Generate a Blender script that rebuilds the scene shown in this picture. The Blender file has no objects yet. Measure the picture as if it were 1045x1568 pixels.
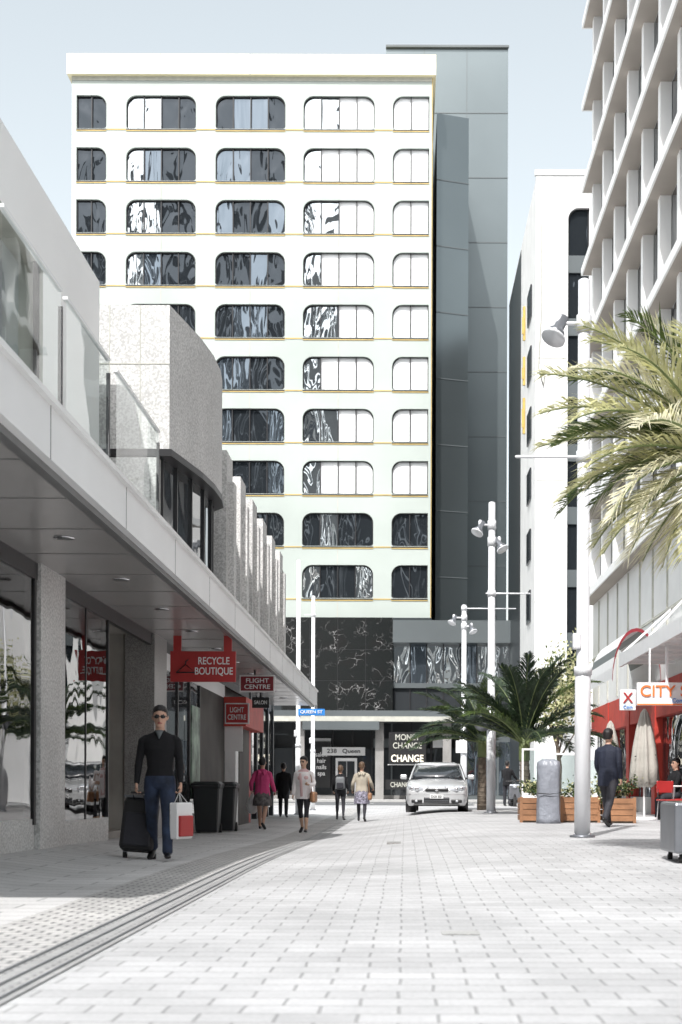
import bpy, math, random
from mathutils import Vector, Matrix, Quaternion
from mathutils.geometry import tessellate_polygon
from mathutils.bvhtree import BVHTree
R=random.Random(7)
rad=math.radians
scene=bpy.context.scene
MATS={}
# ------------------------------------------------------------ materials
def nodes(name):
    m=bpy.data.materials.new(name); m.use_nodes=True
    nt=m.node_tree; nt.nodes.clear()
    out=nt.nodes.new('ShaderNodeOutputMaterial')
    MATS[name]=m
    return m,nt,out
def N(nt,t,**kw):
    n=nt.nodes.new(t)
    for k,v in kw.items(): setattr(n,k,v)
    return n
def ramp(nt,src,stops):
    r=N(nt,'ShaderNodeValToRGB')
    while len(r.color_ramp.elements)<len(stops): r.color_ramp.elements.new(0.5)
    for e,(p,c) in zip(r.color_ramp.elements,stops):
        e.position=p; e.color=(c[0],c[1],c[2],1) if hasattr(c,'__len__') else (c,c,c,1)
    nt.links.new(src,r.inputs[0]); return r
def pm(name,col,rough=.6,metal=0,var=.12,scale=3.0,bump=0,bscale=None,spec=.5,grain=0,gscale=80,emit=None,trans=0,coat=0):
    m,nt,out=nodes(name)
    b=N(nt,'ShaderNodeBsdfPrincipled'); nt.links.new(b.outputs[0],out.inputs[0])
    b.inputs['Roughness'].default_value=rough; b.inputs['Metallic'].default_value=metal
    b.inputs['Specular IOR Level'].default_value=spec
    if coat: b.inputs['Coat Weight'].default_value=coat; b.inputs['Coat Roughness'].default_value=.05
    tc=N(nt,'ShaderNodeTexCoord')
    n1=N(nt,'ShaderNodeTexNoise'); n1.inputs['Scale'].default_value=scale; n1.inputs['Detail'].default_value=6
    nt.links.new(tc.outputs['Object'],n1.inputs['Vector'])
    a=[max(0,c*(1-var)) for c in col]; c2=[min(1,c*(1+var)) for c in col]
    r=ramp(nt,n1.outputs[0],[(.3,a),(.7,c2)])
    last=r.outputs[0]
    if grain:
        n2=N(nt,'ShaderNodeTexNoise'); n2.inputs['Scale'].default_value=gscale; n2.inputs['Detail'].default_value=2
        nt.links.new(tc.outputs['Object'],n2.inputs['Vector'])
        r2=ramp(nt,n2.outputs[0],[(.4,1-grain),(.6,1.0)])
        mx=N(nt,'ShaderNodeMixRGB',blend_type='MULTIPLY'); mx.inputs[0].default_value=1
        nt.links.new(last,mx.inputs[1]); nt.links.new(r2.outputs[0],mx.inputs[2]); last=mx.outputs[0]
    nt.links.new(last,b.inputs['Base Color'])
    if bump:
        n3=N(nt,'ShaderNodeTexNoise'); n3.inputs['Scale'].default_value=bscale or scale*4; n3.inputs['Detail'].default_value=4
        nt.links.new(tc.outputs['Object'],n3.inputs['Vector'])
        bp=N(nt,'ShaderNodeBump'); bp.inputs['Distance'].default_value=bump
        nt.links.new(n3.outputs[0],bp.inputs['Height']); nt.links.new(bp.outputs[0],b.inputs['Normal'])
    if emit:
        b.inputs['Emission Color'].default_value=(*emit[:3],1); b.inputs['Emission Strength'].default_value=emit[3]
    if trans:
        t=N(nt,'ShaderNodeBsdfTranslucent'); nt.links.new(last,t.inputs[0])
        mx=N(nt,'ShaderNodeMixShader'); mx.inputs[0].default_value=trans
        nt.links.new(b.outputs[0],mx.inputs[1]); nt.links.new(t.outputs[0],mx.inputs[2]); nt.links.new(mx.outputs[0],out.inputs[0])
    return m
def glass_reflect(name,col,rough=.02,wob=.05,scale=.9,metal=.75,stretch=(1,1,.5)):
    m,nt,out=nodes(name)
    b=N(nt,'ShaderNodeBsdfPrincipled'); nt.links.new(b.outputs[0],out.inputs[0])
    b.inputs['Base Color'].default_value=(*col,1); b.inputs['Roughness'].default_value=rough; b.inputs['Metallic'].default_value=metal
    tc=N(nt,'ShaderNodeTexCoord'); mp=N(nt,'ShaderNodeMapping'); mp.inputs['Scale'].default_value=stretch
    nt.links.new(tc.outputs['Object'],mp.inputs[0])
    n=N(nt,'ShaderNodeTexNoise'); n.inputs['Scale'].default_value=scale; n.inputs['Detail'].default_value=1.5
    n.inputs['Distortion'].default_value=.6
    nt.links.new(mp.outputs[0],n.inputs['Vector'])
    bp=N(nt,'ShaderNodeBump'); bp.inputs['Distance'].default_value=wob
    nt.links.new(n.outputs[0],bp.inputs['Height']); nt.links.new(bp.outputs[0],b.inputs['Normal'])
def glass_clear(name,tint=(.8,.9,.88),base=.06,power=1.0,wob=.012):
    m,nt,out=nodes(name)
    t=N(nt,'ShaderNodeBsdfTransparent'); t.inputs[0].default_value=(*tint,1)
    g=N(nt,'ShaderNodeBsdfGlossy'); g.inputs['Roughness'].default_value=.015
    tc=N(nt,'ShaderNodeTexCoord'); n=N(nt,'ShaderNodeTexNoise'); n.inputs['Scale'].default_value=.7
    nt.links.new(tc.outputs['Object'],n.inputs['Vector'])
    bp=N(nt,'ShaderNodeBump'); bp.inputs['Distance'].default_value=wob
    nt.links.new(n.outputs[0],bp.inputs['Height']); nt.links.new(bp.outputs[0],g.inputs['Normal'])
    f=N(nt,'ShaderNodeFresnel'); f.inputs[0].default_value=1.5
    ma=N(nt,'ShaderNodeMath',operation='MULTIPLY_ADD'); ma.inputs[1].default_value=power; ma.inputs[2].default_value=base; ma.use_clamp=True
    nt.links.new(f.outputs[0],ma.inputs[0])
    mx=N(nt,'ShaderNodeMixShader'); nt.links.new(ma.outputs[0],mx.inputs[0])
    nt.links.new(t.outputs[0],mx.inputs[1]); nt.links.new(g.outputs[0],mx.inputs[2]); nt.links.new(mx.outputs[0],out.inputs[0])
def brick_mat(name,c1,c2,mortar,bw,rh,ms,rough=.75,bump=.01,rot=0,wear=.25,spec=.4,jit=.02):
    m,nt,out=nodes(name)
    b=N(nt,'ShaderNodeBsdfPrincipled'); nt.links.new(b.outputs[0],out.inputs[0])
    b.inputs['Roughness'].default_value=rough; b.inputs['Specular IOR Level'].default_value=spec
    tc=N(nt,'ShaderNodeTexCoord'); mp=N(nt,'ShaderNodeMapping'); mp.inputs['Rotation'].default_value=(0,0,rot)
    nj=N(nt,'ShaderNodeTexNoise'); nj.inputs['Scale'].default_value=1.3; nj.inputs['Detail'].default_value=3
    nt.links.new(tc.outputs['Object'],nj.inputs['Vector'])
    sj=N(nt,'ShaderNodeVectorMath',operation='SCALE'); sj.inputs['Scale'].default_value=jit; nt.links.new(nj.outputs['Color'],sj.inputs[0])
    aj=N(nt,'ShaderNodeVectorMath',operation='ADD'); nt.links.new(tc.outputs['Object'],aj.inputs[0]); nt.links.new(sj.outputs[0],aj.inputs[1])
    nt.links.new(aj.outputs[0],mp.inputs[0])
    br=N(nt,'ShaderNodeTexBrick'); br.inputs['Scale'].default_value=1
    br.inputs['Color1'].default_value=(*c1,1); br.inputs['Color2'].default_value=(*c2,1); br.inputs['Mortar'].default_value=(*mortar,1)
    br.inputs['Brick Width'].default_value=bw; br.inputs['Row Height'].default_value=rh; br.inputs['Mortar Size'].default_value=ms
    br.inputs['Mortar Smooth'].default_value=.3; br.inputs['Bias'].default_value=0
    nt.links.new(mp.outputs[0],br.inputs['Vector'])
    n=N(nt,'ShaderNodeTexNoise'); n.inputs['Scale'].default_value=.6; n.inputs['Detail'].default_value=8; n.inputs['Roughness'].default_value=.65
    nt.links.new(tc.outputs['Object'],n.inputs['Vector'])
    r=ramp(nt,n.outputs[0],[(.3,1-wear),(.65,1.0)])
    n2=N(nt,'ShaderNodeTexNoise'); n2.inputs['Scale'].default_value=40; n2.inputs['Detail'].default_value=3
    nt.links.new(tc.outputs['Object'],n2.inputs['Vector'])
    r2=ramp(nt,n2.outputs[0],[(.3,.88),(.6,1.0)])
    m1=N(nt,'ShaderNodeMixRGB',blend_type='MULTIPLY'); m1.inputs[0].default_value=1
    nt.links.new(br.outputs['Color'],m1.inputs[1]); nt.links.new(r.outputs[0],m1.inputs[2])
    m2=N(nt,'ShaderNodeMixRGB',blend_type='MULTIPLY'); m2.inputs[0].default_value=1
    nt.links.new(m1.outputs[0],m2.inputs[1]); nt.links.new(r2.outputs[0],m2.inputs[2])
    nt.links.new(m2.outputs[0],b.inputs['Base Color'])
    inv=N(nt,'ShaderNodeMath',operation='SUBTRACT'); inv.inputs[0].default_value=1; nt.links.new(br.outputs['Fac'],inv.inputs[1])
    ad=N(nt,'ShaderNodeMath',operation='MULTIPLY_ADD'); ad.inputs[1].default_value=.25; nt.links.new(n2.outputs[0],ad.inputs[0]); nt.links.new(inv.outputs[0],ad.inputs[2])
    if bump:
        bp=N(nt,'ShaderNodeBump'); bp.inputs['Distance'].default_value=bump
        nt.links.new(ad.outputs[0],bp.inputs['Height']); nt.links.new(bp.outputs[0],b.inputs['Normal'])
def marble_mat(name):
    m,nt,out=nodes(name)
    b=N(nt,'ShaderNodeBsdfPrincipled'); nt.links.new(b.outputs[0],out.inputs[0])
    b.inputs['Roughness'].default_value=.18
    tc=N(nt,'ShaderNodeTexCoord')
    n=N(nt,'ShaderNodeTexNoise'); n.inputs['Scale'].default_value=1.2; n.inputs['Detail'].default_value=7
    nt.links.new(tc.outputs['Object'],n.inputs['Vector'])
    sc=N(nt,'ShaderNodeVectorMath',operation='SCALE'); sc.inputs['Scale'].default_value=2.2
    nt.links.new(n.outputs['Color'],sc.inputs[0])
    ad=N(nt,'ShaderNodeVectorMath',operation='ADD'); nt.links.new(tc.outputs['Object'],ad.inputs[0]); nt.links.new(sc.outputs[0],ad.inputs[1])
    v=N(nt,'ShaderNodeTexVoronoi',feature='DISTANCE_TO_EDGE'); v.inputs['Scale'].default_value=1.2
    nt.links.new(ad.outputs[0],v.inputs['Vector'])
    r=ramp(nt,v.outputs['Distance'],[(0,.42),(.022,.012)])
    n2=N(nt,'ShaderNodeTexNoise'); n2.inputs['Scale'].default_value=1.1
    nt.links.new(tc.outputs['Object'],n2.inputs['Vector'])
    r2=ramp(nt,n2.outputs[0],[(.48,.0),(.66,1)])
    mx=N(nt,'ShaderNodeMixRGB'); nt.links.new(r2.outputs[0],mx.inputs[0]); mx.inputs[1].default_value=(.010,.012,.012,1)
    nt.links.new(r.outputs[0],mx.inputs[2]); nt.links.new(mx.outputs[0],b.inputs['Base Color'])

brick_mat('paver',(.56,.56,.565),(.49,.49,.495),(.35,.35,.35),.30,.20,.007,jit=.04,bump=.004,wear=.30)
brick_mat('paver_side',(.70,.695,.69),(.63,.625,.62),(.30,.30,.30),.9,.30,.008)
brick_mat('setts',(.66,.65,.63),(.54,.53,.52),(.26,.26,.26),.14,.11,.012,bump=.012)
brick_mat('drain_tile',(.48,.48,.475),(.40,.40,.40),(.22,.22,.22),.3,.06,.008,bump=.004)
pm('asphalt',(.16,.165,.17),.85,var=.2,scale=1,bump=.005,bscale=60,grain=.3)
pm('kerb',(.42,.42,.41),.8,grain=.2)
pm('white_wall',(.43,.475,.445),.55,var=.10,scale=.16,spec=.3)
pm('white_paint',(.80,.80,.79),.5,var=.06,scale=1)
pm('fin_white',(.93,.93,.92),.5,var=.03,scale=.6)
pm('gold',(.55,.40,.12),.4,metal=.3)
pm('cream',(.84,.77,.52),.5,var=.05,scale=.3)
pm('yellow_line',(.50,.36,.12),.6,var=.2,scale=1)
pm('joint',(.46,.46,.41),.8)
pm('frame_black',(.02,.02,.022),.4)
pm('painted_sky_glare',(.88,.89,.90),.35,var=.03,scale=.4,coat=.5)  # white base colour stands in for bright sky mirrored in the hotel panes
glass_reflect('glass_dark',(.055,.065,.075),wob=.16,scale=.7,metal=.7)
glass_reflect('glass_blue',(.18,.215,.25),wob=.12,scale=.8,metal=.85,stretch=(1.4,1,.35))
glass_reflect('glass_silver',(.58,.62,.64),wob=.13,scale=.7,metal=.97,stretch=(1.4,1,.6))
glass_reflect('glass_pale',(.80,.84,.86),wob=.01,scale=.5,metal=.5)
glass_reflect('glass_black',(.05,.055,.06),wob=.02,scale=.5,metal=.3)
glass_clear('glass_shop',(.84,.87,.86),.05,1.1)
glass_clear('glass_balustrade',(.88,.93,.92),.08,.5,wob=.008)
pm('clad_green',(.155,.18,.187),.30,metal=.85,var=.10,scale=.12)
pm('clad_dark',(.035,.042,.046),.35,var=.2,scale=.2)
pm('clad_mid',(.10,.115,.12),.4,var=.15,scale=.2)
marble_mat('marble')
pm('granite',(.68,.675,.66),.6,var=.10,scale=.8,grain=.34,gscale=34,bump=.003,bscale=60)
pm('granite_dark',(.34,.33,.32),.35,var=.15,scale=1.5,grain=.4,gscale=55)
pm('metal_panel',(.80,.80,.80),.38,metal=.05,var=.05,scale=.6)
pm('soffit',(.36,.345,.335),.25,metal=.15,var=.08,scale=.4)
pm('soffit_dark',(.12,.12,.12),.4)
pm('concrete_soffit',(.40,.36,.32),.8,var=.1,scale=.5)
pm('pole_paint',(.72,.73,.75),.32,metal=.15,var=.05,scale=2)
pm('pole_white',(.82,.83,.84),.4,var=.04,scale=2)
pm('lamp_dark',(.22,.23,.25),.35,metal=.6)
pm('sign_red',(.42,.035,.035),.4,var=.08)
pm('sign_darkred',(.22,.02,.03),.4)
pm('red_wall',(.46,.045,.03),.55,var=.15)
pm('sign_white',(.82,.82,.82),.4,var=.03)
pm('sign_blue',(.03,.22,.62),.4)
pm('sign_orange',(.80,.20,.05),.4)
pm('black_matt',(.018,.018,.02),.6,bump=.004,bscale=30)
pm('bin_plastic',(.022,.026,.028),.42)
pm('interior',(.38,.36,.33),.8,var=.3,scale=.8)
pm('interior_dark',(.06,.055,.05),.7,var=.5,scale=.8)
pm('shelf_goods',(.35,.12,.10),.7,var=.9,scale=3)
pm('wood',(.30,.15,.075),.6,var=.3,scale=4,bump=.004)
pm('leaf',(.075,.115,.03),.5,var=.45,scale=5,trans=.3)
pm('leaf_dark',(.030,.052,.026),.45,var=.4,scale=5,trans=.2)
pm('leaf_bright',(.58,.57,.32),.4,var=.35,scale=4,trans=.3)
pm('leaf_dry',(.80,.75,.56),.6,var=.3,scale=5,trans=.3)
pm('trunk',(.16,.13,.10),.85,var=.35,scale=8,bump=.02,bscale=20)
pm('trunk_green',(.16,.20,.08),.6,var=.3,scale=3)
pm('cover_grey',(.24,.255,.29),.3,var=.1,scale=3,bump=.04,bscale=7)
pm('umbrella',(.42,.40,.36),.8,var=.1,bump=.01,bscale=15)
pm('skin',(.55,.33,.24),.5,var=.05,scale=20)
pm('skin_asian',(.58,.38,.27),.5,var=.05,scale=20)
pm('lips',(.36,.12,.10),.5)
pm('eye_dark',(.03,.02,.02),.2)
pm('hair_black',(.012,.010,.010),.45,bump=.008,bscale=60)
pm('hair_brown',(.10,.06,.035),.5,bump=.008,bscale=60)
pm('sweater_black',(.008,.008,.010),.95,bump=.012,bscale=12)
pm('jeans',(.020,.032,.065),.8,var=.5,scale=7,bump=.012,bscale=14)
pm('shoe_black',(.012,.012,.012),.3)
pm('pink_cloth',(.60,.06,.20),.8,bump=.012,bscale=12)
pm('skirt_grey',(.13,.12,.12),.85,var=.6,scale=14)
pm('white_cloth',(.80,.77,.77),.8,bump=.012,bscale=12)
pm('pale_pink',(.66,.45,.45),.8)
pm('beige_cloth',(.40,.36,.29),.85,bump=.014,bscale=11)
pm('navy_cloth',(.010,.014,.030),.8,bump=.014,bscale=11)
pm('trouser_dark',(.025,.025,.032),.8,bump=.012,bscale=11)
pm('pattern_skirt',(.20,.19,.24),.85,var=1.0,scale=22)
pm('backpack',(.17,.18,.19),.7,var=.2,bump=.01)
pm('tan_leather',(.33,.17,.09),.5)
pm('car_silver',(.60,.61,.62),.25,metal=.35,var=.02,coat=.8)
pm('car_black',(.015,.015,.016),.4)
pm('car_glass',(.03,.035,.04),.04,var=0,spec=.8,coat=1)
pm('chrome',(.8,.8,.82),.12,metal=1,var=0)
pm('headlight',(.75,.78,.82),.08,metal=.5,var=.05,coat=1)
pm('rubber',(.02,.02,.02),.8)
pm('plate',(.75,.76,.76),.4)
pm('dress_pink',(.75,.15,.30),.8); pm('dress_teal',(.10,.35,.33),.8); pm('dress_white',(.75,.72,.66),.8); pm('dress_red',(.5,.05,.04),.8)
pm('poster_map',(.22,.30,.24),.5,var=.8,scale=2.5)
pm('warm_sign',(.9,.85,.7),.5,emit=(1,.88,.68,.7))
brick_mat('tower_back_a',(.03,.04,.05),(.05,.06,.08),(.20,.20,.20),4,3.4,.7,rough=.4,bump=0,wear=.1,jit=0)
brick_mat('tower_back_b',(.06,.08,.10),(.10,.12,.14),(.45,.45,.44),3,3.4,.9,rough=.4,bump=0,wear=.1,jit=0)

# ------------------------------------------------------------ mesh helpers
class MB:
    def __init__(s): s.v=[];s.f=[];s.m=[];s.mats=[];s.sm=[]
    def mi(s,n):
        if n not in s.mats: s.mats.append(n)
        return s.mats.index(n)
    def add(s,vs,fs,mat,smooth=False):
        o=len(s.v); s.v+= [Vector(v) for v in vs]
        for i,f in enumerate(fs):
            s.f.append([o+j for j in f]); s.m.append(s.mi(mat if isinstance(mat,str) else mat[i])); s.sm.append(smooth)
    def quad(s,a,b,c,d,mat): s.add([a,b,c,d],[(0,1,2,3)],mat)
    def box(s,x0,x1,y0,y1,z0,z1,mat):
        v=[(x,y,z) for x in (x0,x1) for y in (y0,y1) for z in (z0,z1)]
        s.add(v,[(0,1,3,2),(4,6,7,5),(0,4,5,1),(2,3,7,6),(0,2,6,4),(1,5,7,3)],mat)
    def rbox(s,c,size,r,mat,rot=None):
        cx,cy,cz=c; w,d,h=[q/2 for q in size]; r=min(r,w*.95,d*.95,h*.95)
        rings=[]
        prof=[(-h,r),(-h+r*.3,r*.3),(-h+r,0),(h-r,0),(h-r*.3,r*.3),(h,r)]
        for z,ins in prof:
            ring=[]
            for k in range(4):
                sx,sy=[(1,1),(-1,1),(-1,-1),(1,-1)][k]
                for j in range(4):
                    a=k*math.pi/2+j*math.pi/6
                    ring.append(Vector((sx*(w-r)+(r-ins)*math.cos(a),sy*(d-r)+(r-ins)*math.sin(a),z)))
            rings.append(ring)
        n=16; vs=[p for ring in rings for p in ring]; fs=[]
        for i in range(len(rings)-1):
            for j in range(n): fs.append((i*n+j,i*n+(j+1)%n,(i+1)*n+(j+1)%n,(i+1)*n+j))
        fs.append(tuple(range(n))[::-1]); fs.append(tuple((len(rings)-1)*n+j for j in range(n)))
        M=rot or Matrix.Identity(3)
        s.add([M@p+Vector(c) for p in vs],fs,mat)
    def loft(s,rings,mat,smooth=True):
        n=len(rings[0]); vs=[Vector(p) for r in rings for p in r]; fs=[]; ms=[]
        for i in range(len(rings)-1):
            for j in range(n):
                fs.append((i*n+j,i*n+(j+1)%n,(i+1)*n+(j+1)%n,(i+1)*n+j)); ms.append(mat if isinstance(mat,str) else mat[i])
        a=len(vs); vs.append(sum((Vector(p) for p in rings[0]),Vector())/n); vs.append(sum((Vector(p) for p in rings[-1]),Vector())/n)
        for j in range(n):
            fs.append((a,(j+1)%n,j)); ms.append(mat if isinstance(mat,str) else mat[0])
            fs.append((a+1,(len(rings)-1)*n+j,(len(rings)-1)*n+(j+1)%n)); ms.append(mat if isinstance(mat,str) else mat[-1])
        s.add(vs,fs,ms,smooth)
    def tube(s,pts,radii,mat,n=12,ref=(1,0,0),round_=True,smooth=True):
        pts=[Vector(p) for p in pts]; rr=[(r,r) if not hasattr(r,'__len__') else r for r in radii]
        ref=Vector(ref); mats=[mat]*(len(pts)-1) if isinstance(mat,str) else list(mat)
        rings=[]
        def ring(p,t,a,b):
            side=ref-ref.dot(t)*t
            if side.length<.05: side=Vector((0,1,0))-t.y*t
            side.normalize(); o=t.cross(side)
            return [p+side*a*math.cos(2*math.pi*k/n)+o*b*math.sin(2*math.pi*k/n) for k in range(n)]
        for i,p in enumerate(pts):
            t=(pts[min(i+1,len(pts)-1)]-pts[max(i-1,0)]).normalized()
            if i==0 and round_:
                m_=min(rr[0]); rings.append(ring(p-t*m_*.7,t,rr[0][0]*.55,rr[0][1]*.55)); 
            rings.append(ring(p,t,*rr[i]))
            if i==len(pts)-1 and round_:
                m_=min(rr[i]); rings.append(ring(p+t*m_*.7,t,rr[i][0]*.55,rr[i][1]*.55))
        if round_: mats=[mats[0]]+mats+[mats[-1]]
        s.loft(rings,mats,smooth)
    def cyl(s,p0,p1,r0,r1,mat,n=16):
        s.tube([p0,p1],[r0,r1],mat,n,round_=False)
    def ell(s,c,r,mat,n=14,m=8,fn=None):
        rings=[]
        for i in range(1,m):
            a=math.pi*i/m-math.pi/2
            rings.append([Vector((c[0]+r[0]*math.cos(a)*math.cos(2*math.pi*k/n),c[1]+r[1]*math.cos(a)*math.sin(2*math.pi*k/n),c[2]+r[2]*math.sin(a))) for k in range(n)])
        s.loft(rings,mat)
    def prism(s,poly,z0,z1,mat,top=None):
        n=len(poly); vs=[(x,y,z0) for x,y in poly]+[(x,y,z1) for x,y in poly]
        fs=[(i,(i+1)%n,n+(i+1)%n,n+i) for i in range(n)]
        s.add(vs,fs,mat)
        s.add(vs,[tuple(range(n))[::-1],tuple(range(n,2*n))],top or mat)
    def make(s,name,parent=None,xf=None):
        me=bpy.data.meshes.new(name)
        vs=[tuple((xf@v) if xf else v) for v in s.v]
        me.from_pydata(vs,[],s.f)
        for m in s.mats: me.materials.append(MATS[m])
        me.polygons.foreach_set('material_index',s.m); me.polygons.foreach_set('use_smooth',s.sm)
        me.update()
        o=bpy.data.objects.new(name,me); scene.collection.objects.link(o)
        if parent: attach(o,parent)
        return o
def attach(o,parent):
    o.parent=parent; o.matrix_parent_inverse=Matrix.Translation(-Vector(parent.location))
def root(name,loc=(0,0,0)):
    e=bpy.data.objects.new(name,None); e.location=loc; e.empty_display_size=.3
    scene.collection.objects.link(e); return e
def text(name,body,loc,width,height,mat,parent,rotz=0,extr=.004):
    cu=bpy.data.curves.new(name,'FONT'); cu.body=body; cu.align_x='CENTER'; cu.align_y='CENTER'; cu.extrude=extr; cu.offset=.012
    o=bpy.data.objects.new(name+'_tmp',cu); scene.collection.objects.link(o)
    bpy.context.view_layer.update()
    dg=bpy.context.evaluated_depsgraph_get(); me=bpy.data.meshes.new_from_object(o.evaluated_get(dg))
    bpy.data.objects.remove(o)
    xs=[v.co.x for v in me.vertices]; ys=[v.co.y for v in me.vertices]
    w=max(xs)-min(xs); h=max(ys)-min(ys); cx=(max(xs)+min(xs))/2; cy=(max(ys)+min(ys))/2
    M=Matrix.Translation(loc)@Matrix.Rotation(rotz,4,'Z')@Matrix.Rotation(rad(90),4,'X')@Matrix.Diagonal((width/w,height/h,1,1))@Matrix.Translation((-cx,-cy,0))
    me.transform(M); me.materials.clear(); me.materials.append(MATS[mat])
    ob=bpy.data.objects.new(name,me); scene.collection.objects.link(ob); attach(ob,parent); return ob
def ss(a,b,x):
    t=min(1,max(0,(x-a)/(b-a))); return t*t*(3-2*t)
def gz(x,y):
    r=ss(-1.8,1.5,x)
    fade=1-ss(52,66,y)
    z=.16*r*ss(8,20,y)-.15*(1-r)*ss(14,30,y)*(1-.35*ss(-2.2,-3.6,x))
    z+=.11*ss(-3.0,-4.3,x)*(1-ss(18,30,y))
    return z*fade

# ------------------------------------------------------------ ground
def sheet(name,xs,ys,mat,dz=0):
    mb=MB(); nx=len(xs); vs=[(x,y,gz(x,y)+dz) for y in ys for x in xs]
    fs=[(j*nx+i,j*nx+i+1,(j+1)*nx+i+1,(j+1)*nx+i) for j in range(len(ys)-1) for i in range(nx-1)]
    mb.add(vs,fs,mat,True); return mb.make(name)
def rng(a,b,st):
    n=max(1,round((b-a)/st)); return [a+(b-a)*i/n for i in range(n+1)]
GX=[-900,-300,-100,-40,-15]+rng(-8,8,.4)+[15,40,100,300,900]
GY=[-600,-200,-60,-20]+rng(-5,70,.8)+[76,90,120,200,500,1500]
sheet('ground',GX,GY,'paver')
sheet('side_pavement',rng(-4.6,-2.45,.2),rng(-5,60,.8),'paver_side',.008)
sheet('stone_setts',rng(-2.45,-1.87,.2),rng(-5,60,.8),'setts',.008)
sheet('drainage_channel',rng(-1.87,-1.57,.15),rng(-5,60,.8),'drain_tile',.008)
dm=MB()
for xx in (-1.84,-1.73,-1.62):
    ys=rng(-5,60,.8)
    for a,b in zip(ys[:-1],ys[1:]):
        dm.quad((xx,a,gz(xx,a)+.014),(xx+.014,a,gz(xx+.014,a)+.014),(xx+.014,b,gz(xx+.014,b)+.014),(xx,b,gz(xx,b)+.014),'lamp_dark')
dm.make('drain_grating')
sheet('cross_road',[-120,-40,40,120],[66,72,80],'asphalt',.006)
k=MB(); k.box(-120,-4.5,65.6,66,-.02,.1,'kerb'); k.box(3.2,120,65.6,66,-.02,.1,'kerb'); k.box(-120,120,80,80.35,-.02,.12,'kerb'); k.make('kerb')
k=MB(); k.box(-120,120,80.35,86.4,-.02,.11,'paver_side'); k.make('far_pavement')
mk=MB()
for i in range(-30,30): mk.box(i*3,i*3+1.4,72.9,73.05,.002,.012,'white_paint')
mk.make('road_marking')
mh=MB(); mh.box(.22,.44,8.25,8.42,gz(.3,8.3)+.003,gz(.3,8.3)+.010,'kerb'); mh.box(-.25,-.05,20,20.5,gz(0,20)-.02,gz(-.1,20)+.012,'granite_dark'); mh.make('service_cover')

# ------------------------------------------------------------ hotel
H=root('office_hotel_building',(-9.6,88,0))
HY=88.0
def outline(x0,x1,z0,z1,rt,rb,lt=True,rtc=True):
    p=[]
    def arc(cx,cz,r,a0,a1,n=7):
        if r<=0: p.append((cx,cz)); return
        for i in range(n+1):
            a=rad(a0+(a1-a0)*i/n); p.append((cx+r*math.cos(a),cz+r*math.sin(a)))
    r=rb if lt else 0; arc(x0+r,z0+r,r,180,270)
    r=rb if rtc else 0; arc(x1-r,z0+r,r,270,360)
    r=rt if rtc else 0; arc(x1-r,z1-r,r,0,90)
    r=rt if lt else 0; arc(x0+r,z1-r,r,90,180)
    return p
def wall_with_hole(mb,cell,out,y,depth,mat,fmat):
    x0,x1,z0,z1=cell
    outer=[Vector((x0,z0,0)),Vector((x1,z0,0)),Vector((x1,z1,0)),Vector((x0,z1,0))]
    inner=[Vector((a,b,0)) for a,b in out]
    tris=tessellate_polygon([outer,inner]); allp=outer+inner
    mb.add([(p.x,y,p.y) for p in allp],[tuple(t) for t in tris],mat)
    n=len(out)
    vs=[(a,y,b) for a,b in out]+[(a,y+depth,b) for a,b in out]
    mb.add(vs,[(i,(i+1)%n,n+(i+1)%n,n+i) for i in range(n)],mat)
    cx=sum(a for a,b in out)/n; cz=sum(b for a,b in out)/n
    inn=[(a+(.06 if a<cx else -.06),b+(.06 if b<cz else -.06)) for a,b in out]
    vs=[(a,y+depth-.06,b) for a,b in out]+[(a,y+depth-.06,b) for a,b in inn]
    mb.add(vs,[(i,(i+1)%n,n+(i+1)%n,n+i) for i in range(n)],fmat)
cols=[(-20.45,-18.6,False,True),(-17.37,-13.05,True,True),(-11.84,-7.52,True,True),(-6.40,-2.0,True,True),(-.87,1.38,True,False)]
cb=[-20.75,-18.0,-12.45,-6.95,-1.43,1.54]
fac=MB(); gl=MB(); yl=MB(); jn=MB()
ZT=43.6; SP=3.224
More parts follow.
